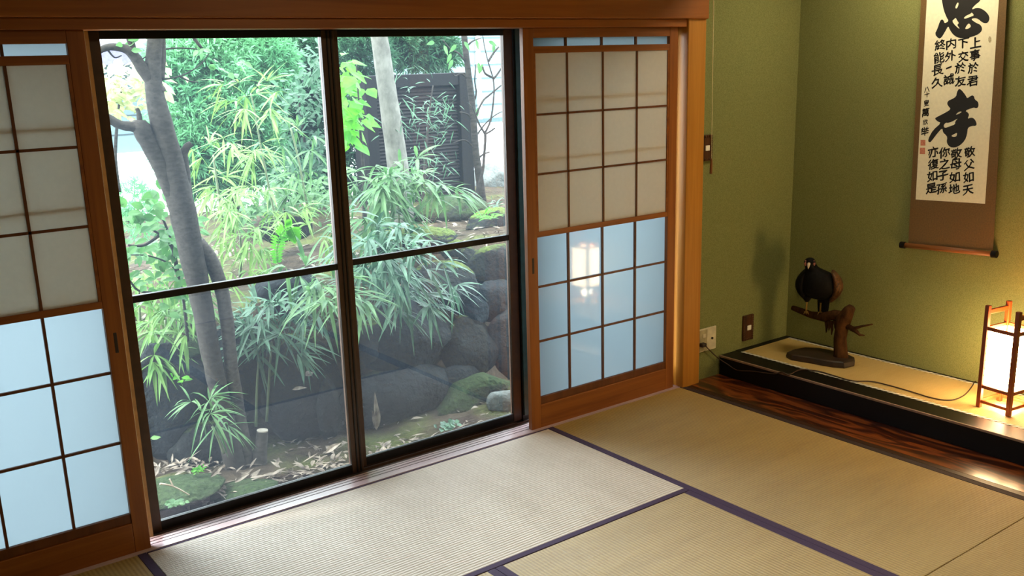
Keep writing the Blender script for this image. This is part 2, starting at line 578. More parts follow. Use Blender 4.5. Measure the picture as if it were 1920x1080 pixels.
# ================================================================== WINDOW
win = tag(link(bpy.data.objects.new('window_1', None)), kind='structure')
win.location = (-0.9, 0.17, 0)
fr = MB().box(-2.72, 0.866, 0.106, 0.25, -0.07, -0.012)
build('bottom_track', fr, alu, win, bevel=0.002)
build('track_rail', MB().box(-2.72, 0.866, 0.149, 0.153, -0.0119, -0.002).box(-2.72, 0.866, 0.183, 0.187, -0.0119, -0.002).box(-2.72, 0.866, 0.108, 0.124, -0.0119, -0.004), bronze, win)
build('head_frame', MB().box(-2.72, 0.866, 0.112, 0.25, 1.752, 1.80), bronze_dk, win, bevel=0.002)
build('side_frame', MB().box(-2.72, -2.68, 0.106, 0.25, -0.012, 1.752), bronze, win)
build('side_frame', MB().box(0.826, 0.866, 0.106, 0.25, -0.012, 1.752), bronze, win)

def sash(y, x0, x1, label, sl, sr, mid=None, th=0.026, gl=glass):
    """aluminium sliding door leaf between x0 and x1; stile widths sl, sr"""
    t = thing('sliding_glass_door', ((x0 + x1) / 2, y, -0.002), label, 'glass door')
    zb, zt = -0.002, 1.752
    gb, gt = 0.034, 1.727
    a, b = y - th / 2, y + th / 2
    build('stile', MB().box(x0, x0 + sl, a, b, zb, zt), bronze, t, bevel=0.002)
    build('stile', MB().box(x1 - sr, x1, a, b, zb, zt), bronze, t, bevel=0.002)
    build('bottom_rail', MB().box(x0 + sl, x1 - sr, a + .002, b - .002, zb, gb), bronze_dk, t, bevel=0.002)
    build('top_rail', MB().box(x0 + sl, x1 - sr, a + .002, b - .002, gt, zt), bronze_dk, t, bevel=0.002)
    m0, m1 = 0.852, 0.877
    build('middle_rail', MB().box(x0 + sl, x1 - sr, a + .003, b - .003, m0, m1), bronze_dk, t, bevel=0.002)
    build('glass_pane', MB().box(x0 + sl, x1 - sr, y - .002, y + .002, gb, m0), gl, t)
    build('glass_pane', MB().box(x0 + sl, x1 - sr, y - .002, y + .002, m1, gt), gl, t)
    return t
s1 = sash(0.151, -1.745, -0.868, 'left sliding glass door of the garden window, in the nearer track', 0.044, 0.052)
s2 = sash(0.185, -0.905, -0.014, 'right sliding glass door of the garden window, in the farther track', 0.070, 0.046)
# ribs on the meeting stile
build('stile_rib', MB().box(-0.900, -0.895, 0.134, 0.139, 0.0, 1.75).box(-0.884, -0.878, 0.134, 0.139, 0.0, 1.75), bronze_dk, s1)
build('side_frame', MB().box(-0.012, 0.022, 0.165, 0.24, -0.0119, 1.752), bronze_dk, win)
build('jamb_strip', MB().box(-0.008, 0.020, 0.158, 0.1649, 0.02, 1.751), teal_strip, win)  # teal filler added in place of the patterned glass behind the screen
build('side_frame', MB().box(-1.80, -1.747, 0.118, 0.168, -0.0119, 1.752), bronze_dk, win)
build('jamb_strip', MB().box(at(160, 80, 'y', .108).x, at(167, 80, 'y', .108).x, 0.1055, 0.1175, -0.0119, 1.7515), plain('tan_jamb', (150, 124, 78), rough=0.5), win)

# ================================================================== SHOJI
def shoji(x0, x1, hside, label, lattice, inner):
    """paper screen with a raised sliding panel above and frosted glass below; hside = stile with the pull"""
    y0, y1 = 0.022, 0.046
    t = thing('shoji_screen', ((x0 + x1) / 2, 0.034, 0.0), label, 'paper screen')
    xa, xb = inner                                            # opening between the stiles
    build('stile', MB().box(x0, xa, y0, y1, -0.002, 1.752), wood_z, t, bevel=0.002)
    build('stile', MB().box(xb, x1, y0, y1, -0.002, 1.752), wood_z, t, bevel=0.002)
    build('top_rail', MB().box(xa, xb, y0, y1, 1.712, 1.752), wood_x, t, bevel=0.002)
    build('bottom_board', MB().box(xa, xb, y0 - .0, y1, -0.002, 0.112), wood_x, t, bevel=0.003)
    build('bottom_rail', MB().box(xa, xb, y0 + .006, y1, 0.112, 0.146), wood_dk, t, bevel=0.002)
    # glass and its lattice
    build('frosted_pane', MB().box(xa, xb, 0.0405, 0.0435, 0.146, 1.712), frosted, t)
    zr = (0.406, 0.655)
    zl = (0.146,) + zr + (0.905, 1.208, 1.458, 1.664)
    for x in lattice:
        build('lattice_bar', MB().box(x - .0045, x + .0045, 0.030, 0.0404, 0.146, 1.712), wood_dk, t)
    for z in zl[1:]:
        build('lattice_bar', MB().box(xa, xb, 0.0315, 0.0403, z - .0045, z + .0045), wood_dk, t)
    # raised sliding panel (on the room side)
    f0, f1 = 0.0235, 0.0298
    p = build('sliding_panel', MB().box(xa, xb, f0 - .001, f1, 0.878, 0.902).box(xa, xb, f0 - .001, f1, 1.650, 1.678)
              .box(xa, xa + .010, f0 - .001, f1, 0.902, 1.650).box(xb - .010, xb, f0 - .001, f1, 0.902, 1.650), wood_x, t, bevel=0.0015)
    for x in lattice:
        build('lattice_bar', MB().box(x - .0045, x + .0045, f0, f1 - .002, 0.902, 1.650), wood_dk, p)
    for z in (1.150, 1.400):
        build('lattice_bar', MB().box(xa + .010, xb - .010, f0, f1 - .002, z - .0045, z + .0045), wood_dk, p)
    build('paper_sheet', MB().box(xa + .008, xb - .008, f1 - .0019, f1 - .0009, 0.900, 1.652), paper, p)
    # recessed pull
    cx = (x0 + xa) / 2 if hside < 0 else (xb + x1) / 2
    build('pull', MB().box(cx - .006, cx + .006, y0 - .0008, y0 + .004, 0.722, 0.792), dk_brown, t, bevel=0.002)
    return t
shoji(-0.072, 0.835, -1, 'paper screen right of the window, lower panes mirroring the lantern', (0.165, 0.370, 0.577), (-0.018, 0.782))
shoji(-2.68, -1.777, 1, 'paper screen left of the window, cut by the left edge', (-2.418, -2.216, -2.012), (-2.620, -1.830))
# second leaf parked behind the right screen: only its outer stile shows
t = thing('shoji_screen', (0.40, 0.076, 0), 'second paper screen parked behind the right one, only its outer stile showing', 'paper screen')
build('stile', MB().box(0.828, 0.864, 0.066, 0.086, -0.002, 1.752), wood_z, t, bevel=0.002)
build('stile', MB().box(-0.040, -0.004, 0.066, 0.086, -0.002, 1.752), wood_z, t, bevel=0.002)
build('top_rail', MB().box(-0.004, 0.828, 0.066, 0.086, 1.712, 1.752), wood_x, t)
build('bottom_board', MB().box(-0.004, 0.828, 0.066, 0.086, -0.002, 0.112), wood_x, t)

# ================================================================== ALCOVE
plat = thing('alcove_platform', (1.45, -1.0, -0.055), 'raised alcove platform with a black lacquered front beam', 'platform')
build('front_beam', MB().box(1.172, 1.300, -2.10, 0.017, -0.05, 0.104), lacquer, plat, bevel=0.006, seg=3)
build('beam_edge', MB().box(1.1712, 1.1785, -2.10, 0.0165, 0.0935, 0.1046), lacquer_edge, plat, bevel=0.002)
build('side_rim', MB().box(1.3001, 1.723, -0.020, 0.017, -0.05, 0.104), lacquer, plat)
build('rear_rim', MB().box(1.708, 1.723, -2.10, -0.0201, -0.05, 0.104), lacquer, plat)
amat = thing('alcove_mat', (1.5, -1.05, 0.0), 'rush mat with pale patterned edging set into the alcove platform', 'tatami mat')
build('woven_surface', MB().box(1.318, 1.690, -2.10, -0.0202, 0.0, 0.103), rush_alcove, amat)
def lace():
    m, nt, p = mat_new('patterned_edging')
    tc = nt.nodes.new('ShaderNodeTexCoord')
    ck = N(nt, 'ShaderNodeTexWave', wave_type='BANDS', bands_direction='DIAGONAL', Scale=22.0, Distortion=0.0)
    nt.links.new(tc.outputs['Object'], ck.inputs['Vector'])
    nt.links.new(ramp(nt, ck.outputs['Fac'], [(0.35, lin((120, 118, 108))), (0.55, lin((238, 234, 220)))]), p.inputs['Base Color'])
    p.inputs['Roughness'].default_value = 0.8
    return m
lace_m = lace()
build('edging', MB().box(1.3001, 1.3179, -2.10, -0.0202, 0.0, 0.1036), lace_m, amat)
build('edging', MB().box(1.6901, 1.7079, -2.10, -0.0202, 0.0, 0.1036), lace_m, amat)
board = build('floor_board', MB().box(0.9305, 1.1708, -2.10, 0.017, -0.05, 0.001), figured)
tag(board, 'dark glossy figured floor board along the foot of the alcove', 'floor board')
lamp = thing('alcove_lamp', (1.36, -0.80, 2.40), 'slim ceiling lamp hidden behind the alcove lintel', 'lamp')
build('housing', MB().box(1.29, 1.43, -1.12, -0.48, 2.31, 2.40), white_pl, lamp, bevel=0.005)
build('tube', MB().tube([(1.36, -1.06, 2.285), (1.36, -0.54, 2.285)], 0.014, 12), glow('lit_tube', (255, 226, 160), 2.0), lamp, smooth=True)
rl = thing('added_ceiling_lamp', (-0.5, -2.0, 2.40), 'unseen round lamp added above the mats as warm fill', 'lamp')  # unseen lamp body added to go with the fill light
build('added_lamp_shade', MB().tube([(-0.5, -2.0, 2.40), (-0.5, -2.0, 2.33), (-0.5, -2.0, 2.26), (-0.5, -2.0, 2.235)], [0.10, 0.24, 0.24, 0.18], 28), white_pl, rl, smooth=True)

# ---- switches, outlet
def switch_plate(px0, py0, px1, py1, label):
    a, b = at(px0, py0, 'y', 0.012), at(px1, py1, 'y', 0.012)
    x0, x1, z1, z0 = a.x, b.x, a.z, b.z
    c = Vector(((x0 + x1) / 2, 0.018, (z0 + z1) / 2))
    t = thing('light_switch', c, label, 'light switch')
    build('plate', MB().box(x0, x1, 0.008, 0.0179, z0, z1), carved, t, bevel=0.003)
    w_, h_ = x1 - x0, z1 - z0
    fr_ = MB()
    for k in range(11):
        z = z0 + h_ * (k + .5) / 11
        for x in (x0 + .007, x1 - .007):
            fr_.obox((x, 0.007, z), (1, 0, 0), (0, 1, 0), (0, 0, 1), .006, .003, h_ / 26)
    for k in range(6):
        x = x0 + w_ * (k + .5) / 6
        for z in (z0 + .007, z1 - .007):
            fr_.obox((x, 0.007, z), (1, 0, 0), (0, 1, 0), (0, 0, 1), w_ / 15, .003, .006)
    build('carved_border', fr_, carved, t, bevel=0.002)
    build('rocker', MB().box(c.x - .011, c.x + .019, 0.003, 0.0082, c.z - .013, c.z + .013), white_pl, t, bevel=0.002)
switch_plate(1313.5, 254, 1334, 301, 'carved dark wood light switch high on the wall beside the post')
switch_plate(1393.5, 593, 1410.5, 635, 'carved dark wood light switch low on the wall near the alcove platform')
ou = thing('wall_outlet', (1.066, 0.018, 0.212), 'cream double wall outlet with a brown plug, low beside the post', 'outlet')
build('plate', MB().box(1.000, 1.136, 0.009, 0.0179, 0.150, 0.272), cream, ou, bevel=0.003)
build('socket_panel', MB().box(1.010, 1.066, 0.006, 0.0091, 0.156, 0.266), cream_dk, ou, bevel=0.002)
build('socket', MB().box(1.030, 1.052, 0.003, 0.0062, 0.226, 0.246), cream, ou, bevel=0.002)
build('antenna_jack', MB().tube([(1.103, 0.0095, 0.212), (1.103, 0.003, 0.212)], 0.006, 12), dk_brown, ou)

# ---- lamp cord (plug + cable)
pl = at(1317, 646, 'y', 0.0)
cord = thing('power_cord', (pl.x, 0.005, 0.10), 'brown power cord running from the outlet over the platform to the lantern', 'cord')
build('plug', MB().box(pl.x - .020, pl.x + .012, -0.020, 0.0058, pl.z - .010, pl.z + .010), dk_brown, cord, bevel=0.005)
pts = [Vector((pl.x, -0.018, pl.z)), at(1330, 656, 'y', -0.022), at(1346, 671, 'y', -0.018)]
pts += [at(x, y, 'x', 1.164) for x, y in ((1364, 683), (1382, 694), (1410, 696), (1432, 699), (1452, 701), (1466, 698))]
pts += [Vector((1.168, at(1476, 693, 'x', 1.164).y, 0.103)), Vector((1.182, at(1484, 692, 'x', 1.18).y, 0.1085))]
pts += [at(x, y, 'z', 0.1075) for x, y in ((1502, 693), (1534, 696), (1559, 703), (1598, 714), (1633, 715), (1665, 722), (1704, 733), (1743, 745), (1770, 750), (1790, 749), (1806, 742), (1816, 733), (1824, 722), (1829, 715), (1843, 714))]
CP = []
for i in range(len(pts) - 1):
    p0, p1, p2, p3 = pts[max(i - 1, 0)], pts[i], pts[i + 1], pts[min(i + 2, len(pts) - 1)]
    for k in range(5):
        t = k / 5
        CP.append(.5 * ((2 * p1) + (p2 - p0) * t + (2 * p0 - 5 * p1 + 4 * p2 - p3) * t * t + (3 * p1 - p0 - 3 * p2 + p3) * t ** 3))
build('cable', MB().tube(CP + [pts[-1]], 0.0028, 8), cord_m, cord, smooth=True)

# ---- pull cord
pa, pb = at(1334, 300, 'y', -0.03), at(1333, 325, 'y', -0.03)
pt_ = at(1338, 0, 'y', -0.03)
up_ = pt_ + (pt_ - pa).normalized() * 0.35
pc = thing('pull_cord', (up_.x, up_.y, up_.z), 'hanging lamp pull string with a small wooden end, right of the post', 'pull cord')
build('string', MB().tube([up_, pt_, pa], [0.0028, 0.0024, 0.0012], 6), string_m, pc)
build('wooden_end', MB().tube([pa + Vector((0, 0, .008)), pa, pa * .6 + pb * .4, pb, pb - Vector((0, 0, .003))], [.003, .005, .0065, .007, .004], 12), wood('pull_end_wood', (104, 60, 24), (130, 80, 36)), pc, smooth=True)

# ---- hanging scroll
SX = 1.700
def onscroll(px, py, x):
    return at(px, py, 'x', x)
scroll = thing('hanging_scroll', (SX, -0.88, 0.73), 'calligraphy scroll with two huge brush characters hanging in the alcove', 'hanging scroll')
silk = plain('brown_silk', (100, 76, 40), rough=0.7, nscale=150)
washi = plain('cream_paper', (226, 222, 196), rough=0.8, nscale=80, noise_amt=0.02)
ink = plain('black_ink', (18, 18, 17), rough=0.6)
seal = plain('faded_red_seal_ink', (186, 120, 98), rough=0.8, noise_amt=0.2, nscale=400)
def slab(poly_yz, x0, x1):
    mb = MB()
    n = len(poly_yz)
    mb.add([(x0, y, z) for y, z in poly_yz] + [(x1, y, z) for y, z in poly_yz],
           [tuple(range(n)), tuple(range(2 * n - 1, n - 1, -1))] + [(i, i + n, (i + 1) % n + n, (i + 1) % n) for i in range(n)])
    return mb
A0, A1 = onscroll(1703, 458, SX), onscroll(1727, 0, SX)
B0, B1 = onscroll(1862, 470, SX), onscroll(1888, 0, SX)
A2, B2 = A1 + (A1 - A0) * 0.28, B1 + (B1 - B0) * 0.28
mount = build('silk_mount', slab([(A0.y, A0.z), (B0.y, B0.z), (B2.y, B2.z), (A2.y, A2.z)], SX, SX + .0012), silk, scroll)
C0, C1 = onscroll(1717, 374, SX), onscroll(1738, 0, SX)
D0, D1 = onscroll(1847, 382, SX), onscroll(1873, 0, SX)
C2, D2 = C1 + (C1 - C0) * 0.26, D1 + (D1 - D0) * 0.26
pap = build('paper', slab([(C0.y, C0.z), (D0.y, D0.z), (D2.y, D2.z), (C2.y, C2.z)], SX - .0008, SX - .0001), washi, scroll)
r0, r1 = onscroll(1690, 459, SX), onscroll(1868, 477, SX)
build('roller', MB().tube([r0, r1], 0.0125, 16), wood('roller_wood', (120, 70, 34), (140, 86, 44), axis='y'), scroll, smooth=True)
for a, b in ((r0, r1), (r1, r0)):
    d = (b - a).normalized()
    build('roller_knob', MB().tube([a - d * .004, a - d * .003, a + d * .020, a + d * .022], [.013, .0165, .0165, .0125], 16), lacquer, scroll, smooth=False)
build('top_rod', MB().tube([(SX, A2.y + .02, A2.z), (SX, B2.y - .02, B2.z)], 0.009, 12), dk_brown, scroll)
build('hanging_string', MB().tube([(SX, A2.y - .1, A2.z), (SX + .01, (A2.y + B2.y) / 2, 2.30), (SX, B2.y + .1, B2.z)], 0.002, 6), string_m, scroll)

INKX = SX - .0012
def fill_poly(name, outline, holes, to_px, parent, m):
    """filled brush shape from outlines traced in pixels of a zoomed crop"""
    bm = bmesh.new()
    edges = []
    for loop in [outline] + holes:
        vs = []
        # smooth the traced outline
        L = loop
        for _ in range(1):
            L = [q for i in range(len(L)) for q in (
                (L[i][0] * .75 + L[(i + 1) % len(L)][0] * .25, L[i][1] * .75 + L[(i + 1) % len(L)][1] * .25),
                (L[i][0] * .25 + L[(i + 1) % len(L)][0] * .75, L[i][1] * .25 + L[(i + 1) % len(L)][1] * .75))]
        for u, v in L:
            px, py = to_px(u, v)
            vs.append(bm.verts.new(onscroll(px, py, INKX)))
        edges += [bm.edges.new((vs[i], vs[(i + 1) % len(vs)])) for i in range(len(vs))]
    bmesh.ops.triangle_fill(bm, edges=edges, use_beauty=True, use_dissolve=False)
    bm.normal_update()
    mb = MB()
    bm.verts.index_update()
    mb.add([v.co.copy() for v in bm.verts], [tuple(v.index for v in f.verts) for f in bm.faces])
    bm.free()
    o = build(name, mb, m, parent)
    so = o.modifiers.new('ink_thickness', 'SOLIDIFY')
    so.thickness = 0.0003
    return o
# lower character (crop 1720,160 scale 8.307)
k2 = lambda u, v: (1720 + u / 8.307, 160 + v / 8.307)
fill_poly('brush_character', [(648, 50), (690, 75), (755, 160), (775, 205), (830, 165), (860, 155), (885, 175), (893, 220), (945, 255), (955, 310), (940, 350), (905, 356),
    (890, 346), (860, 350), (740, 395), (790, 425), (808, 460), (780, 525), (840, 500), (890, 520), (925, 590), (915, 632), (850, 630), (785, 660), (775, 760), (740, 860),
    (660, 940), (580, 972), (510, 962), (470, 920), (456, 870), (468, 810), (440, 770), (400, 735), (388, 660), (300, 760), (215, 875), (190, 890), (165, 868), (185, 800), (250, 690), (372, 585),
    (310, 560), (270, 515), (310, 490), (420, 435), (525, 372), (480, 320), (462, 285), (480, 240), (540, 215), (605, 175), (615, 110)],
    [[(640, 510), (540, 565), (480, 585), (440, 580), (405, 630), (430, 668), (500, 640), (588, 610), (590, 560)],
     [(600, 460), (640, 448), (700, 412), (660, 405), (610, 440)],
     [(528, 785), (570, 760), (622, 735), (612, 790), (580, 806), (545, 800)]], k2, pap, ink)
# upper character, its lower half in view (crop 1740,0 scale 12)
k1 = lambda u, v: (1740 + u / 12.0, v / 12.0)
fill_poly('brush_character', [(300, -260), (420, -330), (560, -300), (600, -560), (700, -600), (740, -320), (1000, -360), (1160, -300), (1230, -140), (1180, 20), (1060, 110), (990, 190), (1000, 215),
    (1080, 175), (1170, 180), (1280, 240), (1360, 330), (1390, 420), (1345, 515), (1270, 525), (1200, 490), (1130, 425), (1050, 405), (960, 430), (1080, 515), (1180, 555), (1222, 640),
    (1195, 720), (1080, 800), (900, 850), (760, 858), (660, 845), (560, 775), (490, 670), (455, 580), (380, 720), (300, 850), (240, 870), (150, 770), (215, 640), (270, 470), (318, 430), (355, 470), (375, 530), (470, 470), (420, 400), (350, 220), (310, 0), (290, -140)],
    [[(670, 50), (640, 90), (610, 170), (630, 195), (665, 170), (692, 75)],
     [(625, 400), (590, 425), (540, 475), (600, 560), (690, 645), (715, 640), (650, 560), (700, 520), (660, 470)],
     [(985, 275), (955, 310), (860, 350), (800, 405), (835, 425), (960, 375), (1040, 350)],
     [(915, 525), (870, 570), (825, 655), (900, 650), (968, 600), (950, 550)]], k1, pap, ink)
# small characters
def glyph_mesh(ch):
    c = bpy.data.curves.new('glyph', 'FONT')
    c.body = ch
    c.align_x = 'CENTER'
    c.size = 1.0
    c.offset = 0.0
    c.resolution_u = 2
    o = link(bpy.data.objects.new('glyph', c))
    bpy.context.view_layer.update()
    me = bpy.data.meshes.new_from_object(o.evaluated_get(bpy.context.evaluated_depsgraph_get()))
    vs = [v.co.copy() for v in me.vertices]
    fs = [tuple(p.vertices) for p in me.polygons]
    bpy.data.objects.remove(o)
    bpy.data.curves.remove(c)
    bpy.data.meshes.remove(me)
    return vs, fs
GL = {}
def write(mb, ch, px, py, w_, h_, seed):
    """character centred at photo pixel, w_ x h_ pixels, slightly slanted like brush writing"""
    if ch not in GL:
        GL[ch] = glyph_mesh(ch)
    vs, fs = GL[ch]
    if not vs:
        return
    xs, ys = [v.x for v in vs], [v.y for v in vs]
    cx, cy = (min(xs) + max(xs)) / 2, (min(ys) + max(ys)) / 2
    sc = 1 / max(max(xs) - min(xs), max(ys) - min(ys), 0.3)
    for bx, by in ((-.028, 0), (.028, .01), (0, -.030), (0, .030)):     # a broad brush: the strokes are laid down side by side
      P = []
      for v in vs:
        u, q = (v.x - cx) * sc, (v.y - cy) * sc
        wob = noise.noise(Vector((u * 2.2 + seed * 3.1, q * 2.2, seed))) * .10
        wob2 = noise.noise(Vector((u * 2.2, q * 2.2 + seed * 5.7, seed + 9))) * .08
        uu, qq = u + wob, q + wob2 + 0.22 * u
        P.append(onscroll(px + (uu + bx) * w_, py - (qq + by) * h_, INKX))
      mb.add(P, fs)
colA = [('上事於君', [(1829, 80), (1828, 103), (1825, 127), (1824, 152)]), ('下交於友', [(1806, 81), (1806, 106), (1801, 127), (1801, 152)]),
        ('内外一誠', [(1783, 82), (1782, 105), (1779, 127), (1779, 149)]), ('終能長久', [(1763, 84), (1761, 108), (1758, 131), (1757, 155)])]
colB = [('敬父如天', [(1818, 285), (1817, 309), (1816, 332), (1815, 356)]), ('敬母如地', [(1793, 288), (1792, 308), (1790, 332), (1789, 354)]),
        ('你之子孫', [(1771, 286), (1771, 307), (1768, 329), (1766, 353)]), ('亦復如是', [(1750, 285), (1750, 308), (1748, 330), (1746, 353)])]
sd_ = 1
for cols in (colA, colB):
    for txt, pos in cols:
        mb = MB()
        for ch, (x, y) in zip(txt, pos):
            if ch == '一':
                write(mb, ch, x, y, 10, 22, sd_)
            else:
                write(mb, ch, x, y, 20, 19.5, sd_)
            sd_ += 1
        build('writing_column', mb, ink, pap)
mb = MB()
for ch, (x, y, s) in zip('八十叟萬欣举', [(1738, 168, 10), (1738, 177, 9), (1737, 193, 10), (1735, 211, 14), (1735, 229, 9), (1734, 246, 15)]):
    write(mb, ch, x, y, s, s * 1.1, sd_)
    sd_ += 1
build('signature', mb, ink, pap)
for x, y, a, b in ((1730.5, 267.5, 4.6, 5.4), (1729.5, 283, 5, 6)):
    q = [onscroll(x + i * a, y + j * b, INKX) for i, j in ((-1, -1), (1, -1), (1, 1), (-1, 1))]
    build('red_seal', MB().add(q, [(0, 1, 2, 3)]), seal, pap)
q = [onscroll(1856 + 3 * math.cos(a), 74 + 6 * math.sin(a), INKX) for a in [i * PI / 8 for i in range(16)]]
build('oval_seal', MB().add(q, [tuple(range(16))]), plain('faint_grey_seal_ink', (176, 166, 136), nscale=300, noise_amt=.2), pap)

# ---- lantern
LU, LV = Vector((-.133, -.991, 0)), Vector((.991, -.133, 0))
LO = Vector((1.417, -1.246, 0.1036))
lant = thing('paper_lantern', LO + (LU + LV) * .07, 'glowing square paper lantern with a reddish wooden frame on the platform', 'lantern')
redwood = wood('lantern_wood', (112, 48, 18), (150, 72, 28), axis='z')
S_ = 0.140
def LP(u, v, z):
    return LO + LU * u + LV * v + Vector((0, 0, z))
for (u, v) in ((0, 0), (S_, 0), (S_, S_), (0, S_)):
    build('leg', MB().obox(LP(u, v, .2285), LU, LV, (0, 0, 1), .0095, .0095, .2285), redwood, lant, bevel=0.002)
def rails(z, h, name, th=.005):
    for a, b in (((S_ / 2, 0), 0), ((S_ / 2, S_), 0), ((0, S_ / 2), 1), ((S_, S_ / 2), 1)):
        l = (S_ / 2 - .0096, th) if b == 0 else (th, S_ / 2 - .0096)
        build(name, MB().obox(LP(a[0], a[1], z), LU, LV, (0, 0, 1), l[0], l[1], h), redwood, lant, bevel=0.0015)
rails(.356, .0075, 'upper_rail')
rails(.096, .0075, 'lower_rail')
rails(.028, .007, 'stretcher')
for v in (0, S_):
    pass
for (a, b) in (((0, S_ / 2), 1), ((S_, S_ / 2), 1)):
    build('handle_bar', MB().obox(LP(a[0], a[1], .428), LU, LV, (0, 0, 1), .006, S_ / 2 - .0096, .010), redwood, lant, bevel=0.002)
lampglow = glow('lit_lantern_paper', (255, 214, 156), 30.0)
for a, b in (((S_ / 2, 0.004), 0), ((S_ / 2, S_ - 0.004), 0), ((0.004, S_ / 2), 1), ((S_ - 0.004, S_ / 2), 1)):
    l = (S_ / 2 - .0085, .0006) if b == 0 else (.0006, S_ / 2 - .0085)
    build('paper_shade', MB().obox(LP(a[0], a[1], .226), LU, LV, (0, 0, 1), l[0], l[1], .122), lampglow, lant)
for k in range(6):
    z = .146 + k * .033
    build('lattice_strip', MB().obox(LP(S_ / 2, 0.0015, z), LU, LV, (0, 0, 1), S_ / 2 - .0096, .0011, .0011).obox(LP(S_ - 0.0015, S_ / 2, z), LU, LV, (0, 0, 1), .0011, S_ / 2 - .0096, .0011), redwood, lant)
build('bulb', MB().tube([LP(S_ / 2, S_ / 2, z) for z in (.10, .12, .15, .18, .20, .212)], [.012, .014, .026, .030, .022, .006], 16), glow('lit_bulb', (255, 235, 200), 20.0), lant, smooth=True)
build('bulb_holder', MB().obox(LP(S_ / 2, S_ / 2, .096), LU, LV, (0, 0, 1), S_ / 2 - .006, .012, .004), redwood, lant)
# light that leaves the open underside
bl = bpy.data.lights.new('lantern_bulb_light', 'POINT')
bl.energy = 2.2
bl.color = (1.0, 0.80, 0.52)
bl.shadow_soft_size = 0.03
blo = link(bpy.data.objects.new('lantern_bulb_light', bl))
blo.location = LP(S_ / 2, S_ / 2, .055)

# ---- bird of prey on a driftwood stand
drift = bark('driftwood_bark', (44, 28, 16), (84, 56, 32), (40, 40, 16))
base_m = plain('dark_stained_base', (44, 30, 20), rough=0.5, nscale=14, noise_amt=.3)
stand = thing('driftwood_stand', (1.49, -0.40, 0.1032), 'driftwood perch stand on a flat dark base in the alcove', 'stand')
outl = [(1.372, -.285), (1.395, -.235), (1.455, -.225), (1.530, -.240), (1.575, -.300), (1.592, -.380), (1.600, -.455), (1.575, -.520), (1.520, -.555), (1.450, -.545), (1.425, -.500), (1.410, -.450), (1.400, -.390), (1.385, -.340)]
cx_, cy_ = 1.49, -.39
ring = lambda k, z: [(cx_ + (x - cx_) * k, cy_ + (y - cy_) * k, z) for x, y in outl]
build('base', MB().loft([ring(.985, .1036), ring(1.0, .112), ring(.97, .130), ring(.90, .135)]), base_m, stand)
TX = 1.53
bp_ = lambda x, y: at(x, y, 'x', TX)
tr = MB().tube([bp_(1577, 676), bp_(1576, 655), bp_(1575, 635), bp_(1578, 615), bp_(1582, 598), bp_(1592, 582), bp_(1597, 576)], [.042, .034, .030, .034, .036, .026, .018], 12, jitter=.25, seed=3)
build('trunk', tr, drift, stand, smooth=True)
br_ = MB().tube([bp_(1486, 577), bp_(1500, 582), bp_(1521, 590), bp_(1545, 594), bp_(1565, 590), bp_(1582, 592)], [.013, .016, .019, .024, .026, .022], 10, jitter=.2, seed=5)
build('branch', br_, drift, stand, smooth=True)
tw = MB().tube([bp_(1588, 612), bp_(1602, 616), bp_(1615, 612), bp_(1636, 608)], [.016, .010, .006, .0035], 8)
tw.tube([bp_(1596, 616), bp_(1606, 622), bp_(1612, 628), bp_(1621, 629)], [.012, .010, .006, .003], 8)
for i, (x, y, l) in enumerate(((1549, 600, 24), (1554, 602, 18), (1559, 602, 26), (1565, 600, 16))):
    tw.tube([bp_(x, y), bp_(x + 1, y + l * .6), bp_(x, y + l)], [.010, .007, .002], 6)
build('twig', tw, drift, stand, smooth=True)

BO = bp_(1533, 586)
BF, BS = Vector((-.82, -.57, 0)).normalized(), Vector((.57, -.82, 0)).normalized()
def BP(s, f, u):
    return BO + (BS * s + BF * f + Vector((0, 0, u))) * 1.07
feather_dk = plain('black_feathers', (11, 10, 10), rough=0.7, spec=.12, nscale=70, noise_amt=.5)
feather_br = plain('brown_feathers', (84, 54, 26), rough=0.6, nscale=90, noise_amt=.4)
bird = thing('stuffed_bird', BP(0, 0, 0), 'dark stuffed bird of prey perched on the driftwood branch', 'bird')
def bring(s, f, u, rs, rf, n=20):
    return [BP(s + rs * math.cos(2 * PI * k / n) * (1 + .03 * math.sin(5 * k + u * 90)), f + rf * math.sin(2 * PI * k / n), u) for k in range(n)]
prof = [(.004, -.02, .062, .018, .016), (.004, -.015, .070, .045, .042), (.002, -.008, .086, .074, .064), (0, 0, .113, .091, .076), (0, .005, .147, .095, .079), (-.004, .010, .178, .086, .070),
        (-.012, .014, .200, .062, .054), (-.026, .020, .214, .038, .036), (-.040, .027, .230, .029, .030), (-.046, .032, .245, .0275, .031), (-.046, .032, .258, .026, .029), (-.046, .030, .267, .019, .022), (-.046, .029, .272, .006, .008)]
build('body', MB().loft([bring(*p) for p in prof]), feather_dk, bird, smooth=True, subsurf=1)
def wing(sg, m):
    mb = MB()
    rings = []
    for i in range(11):
        t = i / 10
        u = .205 - t * .150
        th = .026 * math.sin(PI * min(.97, t * .9 + .06)) ** .6
        w_ = .070 * math.sin(PI * min(.96, t * .72 + .22)) ** .8
        s = sg * (.048 + .036 * math.sin(PI * min(1, t * .8 + .12)))
        rings.append([BP(s + th * math.cos(a), (.016 if sg > 0 else -.004) - t * .020 + w_ * math.sin(a), u) for a in [2 * PI * k / 14 for k in range(14)]])
    mb.loft(rings)
    # overlapping feather rows
    rnd = random.Random(4)
    for r in range(5):
        for k in range(6):
            t = .2 + r * .15
            a = -1.0 + k * .45
            s = sg * (.048 + .036 * math.sin(PI * min(1, t * .8 + .12)) + .027 * math.cos(a) * .95)
            mb.leaf(BP(s, (.016 if sg > 0 else -.004) - t * .020 + .064 * math.sin(a), .212 - t * .150), (0, 0, -1), BS * -sg, .034, .018, 0, 3, .1)
    build('wing', mb, m, bird, smooth=True)
wing(1, feather_br)
wing(-1, feather_dk)
tl = MB()
